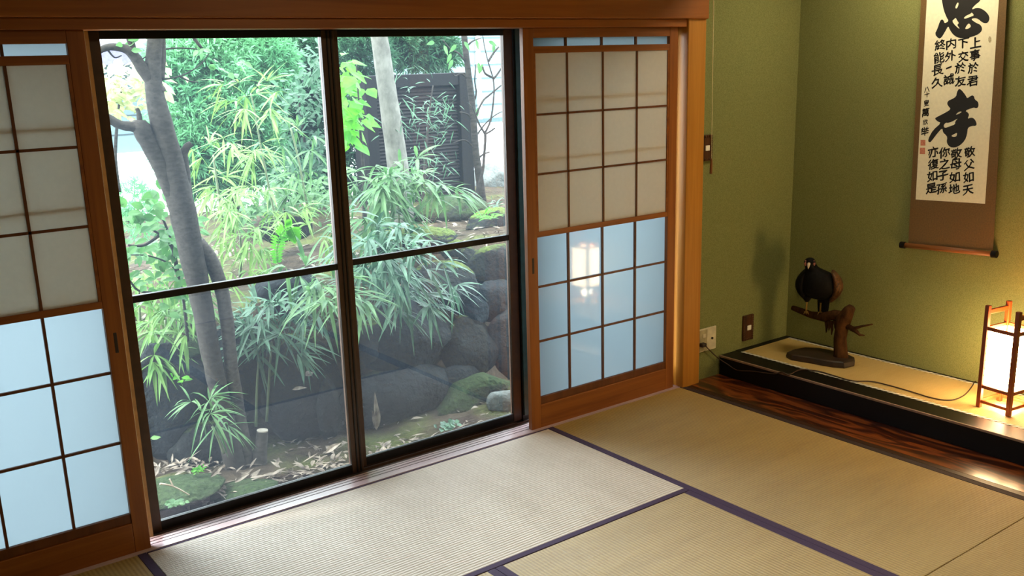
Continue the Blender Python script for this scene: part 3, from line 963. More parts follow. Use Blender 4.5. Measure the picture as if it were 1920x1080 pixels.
for k in range(5):
    s = .012 + (k - 2) * .009
    tl.obox(BP(s + .012, -.034 - abs(k - 2) * .002, .040), (Vector((0, 0, 1)) + BS * (.04 * (k - 2))).normalized(), BS, BF, .054, .0105, .003)
build('tail', tl, feather_dk, bird, bevel=.002)
bk = MB().tube([BP(-.049, .058, .248), BP(-.050, .067, .244), BP(-.051, .072, .236), BP(-.051, .072, .226)], [.008, .007, .005, .0015], 10)
build('beak', bk, plain('pale_horn_beak', (206, 188, 160), rough=.4), bird, smooth=True)
skin = plain('pinkish_bare_skin', (150, 92, 78), rough=.6)
for q in (-1, 1):
    f0 = -.046 + q * .018
    build('face_patch', MB().tube([BP(f0, .046, .262), BP(f0 + q * .002, .052, .246), BP(f0, .050, .236)], [.003, .0075, .003], 8), skin, bird, smooth=True)
for s in (-.068, -.026):
    build('eye', MB().tube([BP(s, .050, .256), BP(s, .055, .256), BP(s, .057, .256)], [.0045, .004, .001], 8), lacquer, bird, smooth=True)
yel = plain('yellowish_leg', (150, 118, 52), rough=.6)
for s in (-.052, .012):
    lg = MB().tube([BP(s, .0, .072), BP(s, .003, .040), BP(s, .004, .003)], [.007, .0042, .0048], 8)
    foot = BP(s, .004, .004)
    for a in (-.5, 0, .5, PI):
        d = (BF * math.cos(a) + BS * math.sin(a))
        lg.tube([foot, foot + d * .014 + Vector((0, 0, .001)), foot + d * .024 - Vector((0, 0, .010))], [.0045, .0035, .0012], 6)
    build('leg', lg, yel, bird, smooth=True)
    build('thigh', MB().tube([BP(s, -.002, .085), BP(s, 0, .066), BP(s, .002, .050)], [.026, .020, .008], 10), feather_dk, bird, smooth=True)


# ================================================================== GARDEN
moss_rock = mossy('mossy_rock', (17, 18, 18), (36, 38, 37), (46, 56, 24), (78, 90, 40), 0.34)
moss_rock_b = mossy('bare_blue_rock', (17, 20, 22), (38, 42, 44), (44, 52, 30), (62, 72, 40), 0.08)
moss_rock_g = mossy('green_mossy_rock', (26, 28, 24), (44, 46, 40), (28, 38, 24), (48, 60, 36), 0.7)
pale_rock = mossy('pale_stone', (62, 66, 64), (108, 112, 108), (60, 70, 40), (80, 92, 52), 0.02)
soil = mossy('garden_soil', (30, 25, 20), (72, 62, 50), (48, 54, 28), (78, 82, 46), 0.10, 5.0)
bk_main = bark('grey_brown_bark', (38, 35, 32), (60, 56, 51), (34, 34, 60))
bk_mid = bark('lighter_stem_bark', (52, 48, 45), (78, 73, 68), (34, 34, 60))
bk_pale = bark('pale_mottled_bark', (66, 65, 60), (98, 97, 90), (14, 14, 9))
bk_dark = bark('dark_thin_bark', (26, 25, 24), (54, 51, 47))
cane = plain('bamboo_cane', (70, 82, 50), rough=.5)
L_bam = leaf_mat('bamboo_leaf_fresh', (75, 112, 50), (120, 151, 81), .45)
L_bam2 = leaf_mat('bamboo_leaf_green', (44, 81, 42), (85, 120, 72), .38)
L_bam3 = leaf_mat('bamboo_leaf_deep', (37, 70, 50), (79, 112, 86), .32)
L_broad = leaf_mat('shrub_leaf', (40, 85, 40), (77, 121, 63), .45)
L_lime = leaf_mat('lime_leaf', (50, 124, 20), (86, 152, 38), .55)
L_maple = leaf_mat('pale_maple_leaf', (127, 138, 85), (162, 169, 118), .5)
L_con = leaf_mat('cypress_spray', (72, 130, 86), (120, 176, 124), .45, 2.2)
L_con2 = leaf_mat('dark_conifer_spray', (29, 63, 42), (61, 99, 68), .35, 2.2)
L_grass = leaf_mat('grass_blade', (61, 105, 42), (103, 138, 68), .4)
L_dead = leaf_mat('dead_leaf', (58, 48, 40), (138, 126, 112), .12, 20.0, .6)
siding_m = plain('pale_siding', (104, 124, 126), rough=.7, noise_amt=.02)
white_ren = plain('white_render', (238, 238, 234), rough=.8, noise_amt=.03)
eave_m = plain('grey_purple_eave', (92, 88, 108), rough=.7)
iron = plain('dark_painted_metal', (17, 16, 16), rough=.7, spec=.08)

def fbm(x, y, s=1.0, seed=0.0):
    return noise.fractal(Vector((x * s + seed, y * s - seed, seed * .37)), 1.0, 2.0, 4)

def smooth01(a, b, x):
    t = max(0, min(1, (x - a) / (b - a)))
    return t * t * (3 - 2 * t)

def ground_z(x, y):
    lo = -0.37 + 0.03 * fbm(x, y, 2.5, 3)
    # moss bank at the lower left and lower right of the window
    lo += 0.12 * math.exp(-(((x + 1.35) / .35) ** 2 + ((y - 1.15) / .3) ** 2))
    lo += 0.10 * math.exp(-(((x - .45) / .35) ** 2 + ((y - 1.1) / .25) ** 2))
    hi = 0.20 + 0.24 * smooth01(-1.6, .6, x) + 0.035 * (y - 1.7) + 0.05 * fbm(x, y, 1.3, 7)
    hi -= 0.17 * max(0, y - 4.0 + .6 * smooth01(.8, -.4, x))
    edge = 1.66 + 0.10 * fbm(x, 0, 1.6, 11)
    return lo + (hi - lo) * smooth01(edge, edge + .22, y)

gm = MB()
GX = [-3.2 + .07 * i for i in range(135)]
GY = [.262 + .06 * j for j in range(40)] + [2.65 + .18 * j for j in range(40)]
for y in GY:
    for x in GX:
        gm.v.append(Vector((x, y, ground_z(x, y))))
nx = len(GX)
for j in range(len(GY) - 1):
    for i in range(nx - 1):
        a = j * nx + i
        gm.f.append((a, a + 1, a + nx + 1, a + nx))
go = tag(build('garden_ground', gm, soil, smooth=True), kind='structure')

# ---- rocks
def rock(label, px, py, wpx, hpx, y, m, seed, depth=.9, flat=0.0, group=None, name='rock', rotz=0.0):
    c = at(px, py, 'y', y)
    k = mpp(c)
    a, h = wpx * k / 2, hpx * k / 2
    bm = bmesh.new()
    bmesh.ops.create_icosphere(bm, subdivisions=4, radius=1)
    for v in bm.verts:
        n = v.co.copy()
        # facet the sphere with a few cutting planes, then roughen
        r = 1.0
        rnd = random.Random(seed)
        for _ in range(11):
            d = Vector((rnd.uniform(-1, 1), rnd.uniform(-1, 1), rnd.uniform(-1, 1))).normalized()
            q = n.dot(d)
            cut = rnd.uniform(.70, .92)
            if q > 0 and q * r > cut:
                r = cut / q
        r *= 1 + .06 * noise.fractal(n * 2.2 + Vector((seed, 0, 0)), 1, 2, 5)
        v.co = n * r
    mb = MB()
    sx, sy, sz = a * 1.12, a * depth, h * 1.12
    cr, sr_ = math.cos(rotz), math.sin(rotz)
    bm.verts.index_update()
    mb.add([(c.x + (v.co.x * sx * cr - v.co.y * sy * sr_), c.y + sy * .55 + (v.co.x * sx * sr_ + v.co.y * sy * cr), c.z + v.co.z * sz) for v in bm.verts],
           [tuple(q.index for q in f.verts) for f in bm.faces])
    bm.free()
    o = build(name, mb, m, loc=(c.x, c.y + sy * .55, c.z - sz), smooth=True)
    return tag(o, label, 'rock', group)
R = rock
R('long rock with a moss-capped crown at the top of the retaining wall, right pane', 835, 545, 160, 92, 1.50, moss_rock, 21, .7)
R('dark wedge-shaped rock behind the moss-capped crown rock', 868, 487, 110, 62, 1.85, moss_rock, 22, .8)
R('moss-topped dark rock at the right edge below the middle rail', 948, 508, 120, 84, 1.62, moss_rock, 23, .8)
R('smooth teal-grey rock at the right edge beneath the moss-topped one', 936, 566, 100, 74, 1.50, moss_rock_b, 24, .7)
R('small rounded rock wedged under the moss-capped crown rock', 888, 588, 76, 64, 1.46, moss_rock_b, 25, .7)
R('large flat blue-grey rock face in the middle of the right pane', 770, 640, 210, 150, 1.44, moss_rock_b, 26, .5)
R('brownish mossy block right of the large flat rock face', 892, 655, 120, 120, 1.42, moss_rock, 27, .6)
R('dark rock at the right edge above the mossy mound', 960, 650, 90, 120, 1.40, moss_rock_b, 28, .6)
R('rounded mossy boulder just right of the meeting stiles', 680, 645, 110, 100, 1.40, moss_rock, 29, .6)
R('low dark rock along the foot of the wall, right pane', 760, 745, 220, 110, 1.38, moss_rock_b, 30, .5)
R('dark rock between the low one and the mossy mound', 868, 735, 120, 90, 1.36, moss_rock_b, 31, .5)
R('green mossy mound in the lower right corner of the window', 925, 782, 170, 130, 1.10, moss_rock_g, 32, .8)
R('pale grey stone lying on the green mossy mound', 950, 757, 62, 46, .98, pale_rock, 33, .8)
R('dark boulder with a litter-covered top at the lower left of the window', 330, 755, 165, 200, 1.50, moss_rock_b, 34, .6)
R('mossy slab lying on top of the dark left boulder', 330, 668, 170, 44, 1.62, moss_rock_g, 35, .9)
R('low dark hump of rock left of the trunk base', 385, 835, 120, 80, 1.48, moss_rock, 36, .6)
R('broad dark block behind the bamboo, left pane', 570, 735, 180, 190, 1.50, moss_rock, 37, .5)
R('lighter upright stone against the wall near the meeting stiles', 622, 770, 44, 130, 1.42, moss_rock, 38, .8)
R('grey rock on the upper edge of the wall behind the bamboo', 548, 548, 110, 66, 1.70, moss_rock_b, 39, .8)
R('dark rock behind the trunks, left pane', 470, 700, 150, 170, 1.55, moss_rock_b, 40, .5)
R('flat mossy stone nearest the window sill at the left', 345, 932, 150, 28, .88, moss_rock_g, 41, .9)
R('small mossy stone right of the flat mossy stone', 470, 930, 110, 24, .83, moss_rock_g, 42, .9)
R('moss hump on the upper bank by the slatted screen', 860, 402, 150, 66, 2.75, moss_rock_g, 43, .9)
R('mossy rock on the upper bank right of the moss hump', 935, 425, 110, 66, 2.3, moss_rock, 44, .8)
R('litter-strewn rock on the upper bank under the middle rail', 800, 455, 150, 46, 2.0, moss_rock, 45, .8)
R('grey boulder beyond the thin dark tree, at the right edge', 935, 345, 90, 66, 4.0, pale_rock, 46, .8)
R('dark rock between bamboo stems on the upper bank, left pane', 545, 430, 90, 54, 2.6, moss_rock, 47, .8)

# ---- trees
def pts_at(lst, y):
    return [at(p[0], p[1], 'y', p[2] if len(p) > 2 else y) for p in lst]
def limb(lst, y, wpx, seg=14, seed=0, jit=.10):
    P = pts_at(lst, y)
    if not isinstance(wpx, (list, tuple)):
        wpx = [wpx] * len(P)
    # refine with catmull-rom so that the limbs bend softly
    Q, Rr = [], []
    for i in range(len(P) - 1):
        p0, p1, p2, p3 = P[max(i - 1, 0)], P[i], P[i + 1], P[min(i + 2, len(P) - 1)]
        for k in range(4):
            t = k / 4
            Q.append(.5 * ((2 * p1) + (p2 - p0) * t + (2 * p0 - 5 * p1 + 4 * p2 - p3) * t * t + (3 * p1 - p0 - 3 * p2 + p3) * t ** 3))
            Rr.append((wpx[i] * (1 - t) + wpx[i + 1] * t) * mpp(Q[-1]) / 2)
    Q.append(P[-1])
    Rr.append(wpx[-1] * mpp(P[-1]) / 2)
    return MB().tube(Q, Rr, seg, jitter=jit, seed=seed)

tb = at(440, 885, 'y', 1.30)
tree = thing('garden_tree', (tb.x, tb.y, -.40), 'grey-brown forked tree close to the glass in the left pane', 'tree')
build('trunk', limb([(446, 900), (436, 850), (414, 750), (395, 660), (377, 560), (358, 470), (342, 395), (322, 310), (300, 220), (287, 150), (291, 60), (292, -60), (285, -240)], 1.30,
                    [44, 38, 34, 34, 38, 43, 46, 44, 37, 28, 25, 24, 22], 18, 1), bk_main, tree, smooth=True)
for lst, ws, s in (
    ([(470, 905), (463, 880), (449, 787), (434, 690), (425, 600), (412, 530), (392, 482), (372, 455)], [32, 28, 25, 24, 24, 25, 26, 24], 2),
    ([(342, 392), (322, 355), (300, 305), (277, 265), (264, 238), (262, 225)], [30, 32, 32, 30, 32, 20], 3),
    ([(268, 243), (250, 238), (225, 234), (203, 222), (170, 205)], [26, 18, 16, 15, 13], 4),
    ([(270, 240), (288, 262), (305, 285), (318, 300)], [14, 13, 13, 12], 5),
    ([(264, 240), (260, 212), (256, 203)], [12, 8, 6], 6),
    ([(299, 175), (284, 150), (268, 130), (252, 106), (236, 92), (205, 88), (180, 98)], [26, 24, 22, 18, 15, 12, 10], 7),
    ([(254, 108), (247, 84), (238, 60), (230, 20)], [14, 12, 10, 8], 8),
    ([(352, 405), (350, 370), (346, 320), (344, 292), (350, 276), (358, 270)], [16, 20, 19, 15, 13, 11], 9),
    ([(300, 148), (303, 110), (304, 60), (312, -20)], [16, 14, 12, 10], 10)):
    build('branch', limb(lst, 1.30, ws, 12, s), bk_mid if s == 2 else bk_main, tree, smooth=True)
tw = MB()
for lst in ([(300, 150), (340, 142), (375, 122), (392, 100)], [(302, 93), (335, 90), (370, 92)], [(335, 142), (355, 152), (372, 154)], [(250, 100), (262, 112), (275, 105)], [(203, 95), (215, 108), (228, 104)]):
    q = limb(lst, 1.30, [3.5, 2.6, 2, 1.6][:len(lst)], 6)
    tw.add(q.v, q.f)
build('twig', tw, bk_dark, tree, smooth=True)
rnd = random.Random(8)
lf = MB()
for (x, y) in ((252, 80), (246, 95), (240, 76), (222, 70), (262, 72), (230, 84)):
    o = at(x, y, 'y', 1.28)
    lf.leaf(o, (rnd.uniform(-1, 1), rnd.uniform(-.5, .5), rnd.uniform(-.2, .9)), (0, -1, .3), .055, .026, .2)
build('leaves', lf, L_broad, tree)

t2 = thing('garden_tree', at(755, 400, 'y', 2.9), 'pale-barked leaning trunk in the right pane before the slatted screen', 'tree')
build('trunk', limb([(757, 420), (752, 360), (743, 290), (733, 220), (723, 150), (712, 75), (702, 0), (690, -120)], 2.9, [44, 40, 38, 36, 33, 31, 30, 28], 18, 12, .05), bk_pale, t2, smooth=True)
t3 = thing('garden_tree', at(902, 372, 'y', 3.3), 'thin dark tree right of the slatted screen', 'tree')
build('trunk', limb([(904, 382), (900, 340), (892, 280), (886, 200), (876, 120), (870, 60), (866, -20), (860, -120)], 3.3, [18, 15, 13, 12, 11, 11, 10, 8], 12, 13, .15), bk_dark, t3, smooth=True)
tb_ = MB()
for lst in ([(885, 200), (893, 175), (890, 150), (893, 120)], [(890, 260), (900, 245), (912, 230), (930, 215), (945, 208)], [(892, 280), (880, 268), (868, 262), (850, 268)], [(880, 150), (865, 138), (852, 142), (840, 120)],
            [(876, 120), (860, 100), (845, 92), (830, 75)], [(873, 90), (885, 78), (900, 72)], [(895, 300), (905, 290), (918, 285)], [(888, 230), (878, 215), (862, 210)]):
    q = limb(lst, 3.3, [4.5, 3.2, 2.4, 1.8, 1.5][:len(lst)], 6)
    tb_.add(q.v, q.f)
build('branches', tb_, bk_dark, t3, smooth=True)
rnd = random.Random(18)
lf = MB()
for (x, y) in ((846, 100), (849, 112), (897, 116), (905, 120), (885, 120), (870, 78), (892, 74), (902, 190), (896, 202), (916, 78), (925, 82), (832, 85), (815, 80), (856, 84)):
    lf.leaf(at(x, y, 'y', 3.2), (rnd.uniform(-.6, .6), rnd.uniform(-.3, .3), rnd.uniform(-1, .1)), (0, -1, .2), .075, .034, .2)
build('leaves', lf, L_broad, t3)
t4 = thing('sapling', at(888, 374, 'y', 3.1), 'bare forked sapling against the white house at the far right', 'sapling')
build('stem', limb([(888, 380), (897, 350), (905, 320), (908, 290), (910, 260), (909, 248)], 3.1, [8, 6.5, 5.5, 5, 5, 5], 8, 14), bk_dark, t4, smooth=True)
tb_ = MB()
for lst in ([(909, 250), (920, 225), (926, 180), (925, 150), (915, 115), (908, 85), (905, 65)], [(909, 250), (898, 232), (890, 210), (886, 200)], [(925, 148), (932, 140), (940, 128)], [(925, 146), (910, 138), (905, 125)],
            [(916, 115), (925, 100), (935, 88)], [(909, 252), (920, 246), (928, 240)], [(893, 215), (905, 190), (918, 178), (940, 160)]):
    q = limb(lst, 3.1, [4.2, 3.6, 3, 2.6, 2.2, 1.8, 1.5][:len(lst)], 6)
    tb_.add(q.v, q.f)
build('branches', tb_, bk_dark, t4, smooth=True)

# stumps
st = thing('tree_stump', at(484, 860, 'y', 1.28), 'short sawn-off stump right of the tree base', 'stump')
build('trunk', limb([(484, 872), (488, 845), (491, 822), (492, 808)], 1.28, [32, 24, 21, 20], 14, 21), bk_mid, st, smooth=True)
build('cut_face', MB().tube(pts_at([(492, 808.2), (492, 806)], 1.28), 10 * mpp(at(492, 808, 'y', 1.28)), 14), plain('cut_wood', (170, 160, 146)), st)
st2 = thing('bamboo_sheath', at(706, 800, 'y', 1.05), 'dry upright bamboo sheath in the litter, right pane', 'dead sheath')
sh = MB()
for dx, dy, L, dr in ((.02, 0, .22, .05), (.12, 0, .16, .2), (-.1, .1, .12, .1)):
    sh.leaf(at(706, 806, 'y', 1.05), (dx, dy, 1), (0, -1, 0), L, .032, dr, 6, .5)
build('husk', sh, L_dead, st2)

# ---- foliage builders
def spray(mb, o, d, rnd, n, L, W, droop, spread=.9):
    """a fan of lanceolate leaves from one node"""
    d = Vector(d).normalized()
    for _ in range(n):
        v = (d + Vector((rnd.gauss(0, spread), rnd.gauss(0, spread), rnd.gauss(0, spread * .6)))).normalized()
        l = L * rnd.uniform(.6, 1.2)
        mb.leaf(o, v, (rnd.uniform(-.3, .3), rnd.uniform(-.6, .1), 1), l, W * rnd.uniform(.7, 1.2), droop * rnd.uniform(.5, 1.4), 4, .18)

def bamboo(label, clusters, culms, y, m, seed, L=.17, W=.020, group=None, droop=.45, name='bamboo_plant', dep=.25):
    """clusters: (px,py,rx,ry,sprays); culms: pixel polylines from the ground up"""
    rnd = random.Random(seed)
    b = at(culms[0][0][0], culms[0][0][1], 'y', y)
    t = thing(name, b, label, 'bamboo', group)
    for c in culms:
        build('cane', limb(c, y, [5.5, 4.5, 4, 3.4, 3, 2.6, 2.4][:len(c)], 8, seed, .06), cane, t, smooth=True)
    for (px, py, rx, ry, ns) in clusters:
        mb = MB()
        c = at(px, py, 'y', y)
        k = mpp(c)
        for _ in range(ns):
            a, r = rnd.uniform(0, 2 * PI), math.sqrt(rnd.random()) * .75
            off = Vector((math.cos(a) * r * rx * k, rnd.uniform(-1, 1) * dep, math.sin(a) * r * ry * k))
            o = c + off
            if o.y < .32:
                o.y = .32
            d = off.normalized() + Vector((0, -.25, -.15))
            spray(mb, o, d, rnd, rnd.randint(5, 8), L, W, droop)
        for v in mb.v:
            if v.y < .24:
                v.y = .24 + (v.y - .24) * .02
        build('leaves', mb, m, t)
    return t

bamboo('tall bamboo with a bright plume of leaves high in the left pane', [(468, 180, 56, 42, 16), (440, 275, 46, 20, 4), (492, 285, 40, 20, 4)],
       [[(520, 440), (512, 390), (500, 330), (488, 270), (478, 210), (470, 175)]], 2.6, L_bam, 101, .19, .016, droop=.28)
bamboo('shorter bamboo left of the tall one, pale leaves at mid height', [(400, 285, 44, 26, 6), (400, 345, 50, 30, 5), (450, 355, 50, 30, 4)], [[(420, 430), (412, 380), (405, 330), (400, 290)]], 2.3, L_bam, 102, .18, .019)
bamboo('dense bamboo drooping over the wall in the middle of the left pane', [(515, 590, 80, 50, 19), (525, 645, 60, 44, 11), (475, 635, 36, 44, 6), (575, 575, 46, 32, 6)],
       [[(480, 800), (482, 720), (488, 650), (492, 600), (490, 560)], [(500, 790), (505, 700), (510, 640)]], 1.48, L_bam3, 103, .19, .020, droop=.30, dep=.10)
bamboo('bamboo arching across the meeting stiles at mid height', [(620, 545, 60, 40, 12), (585, 520, 40, 30, 6)], [[(650, 640), (640, 600), (625, 560), (610, 530)]], 1.15, L_bam2, 104, .22, .020)
bamboo('leafy bamboo in the right pane before the slatted screen', [(720, 350, 85, 50, 22), (700, 410, 70, 48, 16), (800, 350, 70, 50, 12), (770, 320, 50, 36, 8), (700, 330, 60, 30, 8)],
       [[(762, 470), (760, 420), (757, 370), (757, 320), (755, 300)], [(752, 470), (748, 400), (740, 350)]], 1.9, L_bam2, 105, .20, .024)
bamboo('bluish bamboo hanging over the wall top in the right pane', [(720, 480, 80, 60, 24), (690, 450, 60, 60, 14), (765, 465, 44, 42, 8), (730, 540, 70, 46, 10)],
       [[(740, 600), (745, 540), (750, 490), (752, 440)]], 1.30, L_bam3, 106, .19, .022)
bamboo('sprig of narrow bamboo leaves low on the wall, right pane', [(745, 570, 60, 24, 5), (850, 535, 26, 14, 3)], [[(790, 540), (770, 550), (750, 560)]], 1.18, L_bam3, 107, .17, .020)
bamboo('low bamboo tuft at the foot of the tree, left side', [(388, 785, 40, 36, 6), (380, 755, 34, 20, 3)], [[(420, 850), (410, 825), (398, 800)]], 1.16, L_bam2, 108, .16, .012, dep=.1)
bamboo('pale undergrowth of dwarf bamboo behind the tree', [(430, 420, 60, 40, 10), (480, 440, 70, 36, 14), (450, 500, 70, 36, 14), (540, 400, 50, 30, 8), (590, 440, 40, 30, 5), (430, 380, 50, 30, 8)],
       [[(450, 520), (452, 480), (450, 440)]], 2.1, L_bam, 109, .15, .015)
bamboo('dwarf bamboo on the bank left of the tree', [(300, 600, 60, 46, 20), (350, 560, 60, 40, 12), (280, 640, 40, 40, 10), (320, 530, 60, 30, 8)], [[(310, 680), (312, 640), (310, 600)]], 1.75, L_grass, 110, .17, .018)
bamboo('bamboo tuft far left against the bank', [(262, 560, 40, 50, 8), (255, 480, 30, 40, 5)], [[(262, 640), (262, 600), (260, 540)]], 2.2, L_bam, 111, .18, .02)
bamboo('bamboo sprays deep in the left pane near the meeting stiles', [(570, 340, 50, 60, 8), (560, 250, 40, 50, 6), (600, 400, 30, 40, 5)], [[(590, 450), (575, 380), (560, 300), (545, 240)]], 3.1, L_bam2, 112, .20, .022)

# broad-leaved shrub
sb = at(345, 600, 'y', 1.5)
shr = thing('leafy_shrub', sb, 'shrub with oval leaves left of the forked tree', 'shrub')
stm = MB()
tips = []
for lst in ([(352, 640), (345, 570), (335, 520), (318, 495), (280, 480), (245, 478)], [(340, 540), (300, 548), (260, 545), (240, 520)], [(335, 520), (325, 470), (300, 440), (262, 420), (235, 415)], [(330, 500), (320, 450), (305, 410), (290, 385)], [(325, 480), (350, 450), (345, 420)], [(300, 440), (270, 460), (240, 460)]):
    q = limb(lst, 1.5, [6, 5, 4, 3.2, 2.6, 2][:len(lst)], 6)
    stm.add(q.v, q.f)
    tips += lst[1:]
build('stems', stm, bk_dark, shr, smooth=True)
rnd = random.Random(31)
lf = MB()
for k in range(230):
    x, y = rnd.choice(tips)
    o = at(x + rnd.gauss(0, 16), y + rnd.gauss(0, 16), 'y', 1.5 + rnd.uniform(-.14, .22))
    lf.leaf(o, (rnd.uniform(-1, 1), rnd.uniform(-1, .3), rnd.uniform(-.5, .6)), (rnd.uniform(-.4, .4), -.7, .8), rnd.uniform(.045, .075), rnd.uniform(.026, .040), .2, 5, .12, .85)
for (x, y) in ((290, 362), (300, 356), (276, 372), (270, 390), (285, 388), (300, 372), (272, 408), (290, 408), (308, 395), (245, 395), (235, 390), (250, 415)):
    o = at(x, y, 'y', 1.42)
    lf.leaf(o, (rnd.uniform(-1, .6), rnd.uniform(-.4, .1), rnd.uniform(-.2, .8)), (0, -1, .4), .07, .042, .1, 5, .12, .85)
build('leaves', lf, L_broad, shr)

# maple-like pale foliage behind the trunk
def leafy(label, y, spots, n, m, seed, L=.06, W=.05, name='leafy_tree', stem=None, cat='tree'):
    rnd = random.Random(seed)
    b = at(spots[0][0], spots[0][1], 'y', y)
    t = thing(name, (b.x, b.y, ground_z(b.x, b.y)), label, cat)
    if stem:
        build('stem', limb(stem, y, [10, 7, 5, 3.5, 2.5][:len(stem)], 8, seed), bk_dark, t, smooth=True)
    lf = MB()
    for (x, yy, rx, ry, q) in spots:
        for _ in range(int(n * q)):
            o = at(x + rnd.gauss(0, rx * .5), yy + rnd.gauss(0, ry * .5), 'y', y + rnd.uniform(-.35, .35))
            lf.leaf(o, (rnd.uniform(-1, 1), rnd.uniform(-1, .5), rnd.uniform(-.8, .3)), (rnd.uniform(-.5, .5), -.5, .9), L * rnd.uniform(.6, 1.3), W * rnd.uniform(.6, 1.2), .25, 4, .1)
    build('leaves', lf, m, t)
    return t
leafy('pale yellow-green young maple behind the forked tree at the far left', 3.8, [(222, 165, 50, 46, .6), (255, 160, 50, 44, .5), (205, 185, 30, 40, .3), (290, 150, 30, 40, .15)], 200, L_maple, 51, .075, .06, 'young_maple', [(222, 360), (216, 300), (219, 240), (224, 190), (230, 160)])
leafy('lime-green large-leaved vine just right of the meeting stiles', 2.4, [(662, 145, 20, 30, .5), (660, 205, 26, 36, .8), (655, 245, 22, 24, .4)], 60, L_lime, 52, .10, .08, 'climbing_vine', [(684, 420), (682, 330), (676, 250), (672, 180), (668, 120)], 'vine')
leafy('spray of bright leaves hanging at the top of the left pane', 2.0, [(378, 92, 14, 10, 1), (430, 130, 24, 10, .5), (455, 118, 16, 12, .5), (398, 118, 14, 10, .3)], 10, L_broad, 53, .05, .035, 'hanging_branch', [(330, 20), (355, 60), (378, 90)], 'branch')
leafy('broad-leaved bush deep in the left pane beside the meeting stiles', 4.6, [(560, 200, 50, 70, 1), (590, 300, 36, 60, 1), (545, 320, 50, 50, .8), (600, 130, 30, 50, .7)], 300, L_con2, 54, .075, .035, 'leafy_bush', [(590, 430), (585, 350), (570, 260), (560, 180)], 'bush')
leafy('glossy bush under the conifer in the left pane', 3.6, [(520, 370, 50, 40, 1), (470, 395, 50, 30, .7), (590, 370, 40, 40, .8)], 220, L_bam2, 55, .07, .032, 'leafy_bush', [(540, 430), (535, 390), (525, 350)], 'bush')
leafy('feathery dark branches in front of the slatted screen', 3.2, [(800, 230, 60, 50, 1), (770, 200, 40, 60, .6), (830, 200, 30, 40, .5), (790, 300, 50, 30, .6)], 75, L_con2, 56, .10, .012, 'feathery_sapling', [(792, 420), (795, 340), (800, 270), (805, 210), (812, 160)], 'sapling')

# ---- conifers
def conifer(label, y, blobs, m, seed, dens=1.0, L=.20, name='conifer', trunk=None):
    rnd = random.Random(seed)
    b = at(blobs[0][0], blobs[0][1], 'y', y)
    t = thing(name, (b.x, b.y, ground_z(b.x, b.y)), label, 'conifer')
    if trunk:
        build('trunk', limb(trunk, y, [26, 24, 20, 16][:len(trunk)], 10, seed), bk_dark, t, smooth=True)
    fo = MB()
    for (px, py, rx, ry) in blobs:
        c = at(px, py, 'y', y)
        k = mpp(c)
        a, h = rx * k, ry * k
        for _ in range(int(dens * (260 + rx * ry * .36))):
            n = Vector((rnd.gauss(0, 1), rnd.gauss(0, 1) - .35, rnd.gauss(0, 1))).normalized()
            r = rnd.uniform(.55, 1.0)
            lump = 1 + .22 * noise.noise(n * 2.7 + Vector((seed, px, 0)))
            o = c + Vector((n.x * a, n.y * min(a, h) * .9, n.z * h)) * (r * lump)
            d = (n + Vector((rnd.gauss(0, .35), rnd.gauss(0, .35), .55 + rnd.gauss(0, .3)))).normalized()
            up = (n * .5 + Vector((rnd.gauss(0, .5), rnd.gauss(0, .5), rnd.gauss(0, .5)))).normalized()
            l = L * rnd.uniform(.6, 1.2)
            side = d.cross(up)
            if side.length < .1:
                continue
            side.normalize()
            fo.leaf(o, d, up, l, l * .16, .12, 2, .1)
            for q in (-1, 1):
                for f_ in (.2, .45):
                    fo.leaf(o + d * (l * f_), (d * .75 + side * (q * .8)).normalized(), up, l * .55, l * .13, .2, 2, .1)
    build('foliage', fo, m, t)
    return t
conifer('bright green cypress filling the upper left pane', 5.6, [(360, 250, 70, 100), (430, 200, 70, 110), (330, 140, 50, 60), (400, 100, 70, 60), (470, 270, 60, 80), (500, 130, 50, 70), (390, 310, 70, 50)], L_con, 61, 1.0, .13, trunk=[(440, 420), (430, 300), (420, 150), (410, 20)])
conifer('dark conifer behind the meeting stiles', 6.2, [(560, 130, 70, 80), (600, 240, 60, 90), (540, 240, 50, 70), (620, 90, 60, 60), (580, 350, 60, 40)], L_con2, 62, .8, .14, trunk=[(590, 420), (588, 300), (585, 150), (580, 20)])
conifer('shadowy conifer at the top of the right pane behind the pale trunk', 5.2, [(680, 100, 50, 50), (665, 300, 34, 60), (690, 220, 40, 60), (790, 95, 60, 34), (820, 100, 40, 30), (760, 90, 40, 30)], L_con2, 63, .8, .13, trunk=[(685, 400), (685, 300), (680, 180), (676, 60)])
conifer('small bluish conifer by the white house at the far left', 4.6, [(250, 375, 30, 30), (258, 410, 36, 26)], L_con, 64, .22, .09, name='small_conifer')

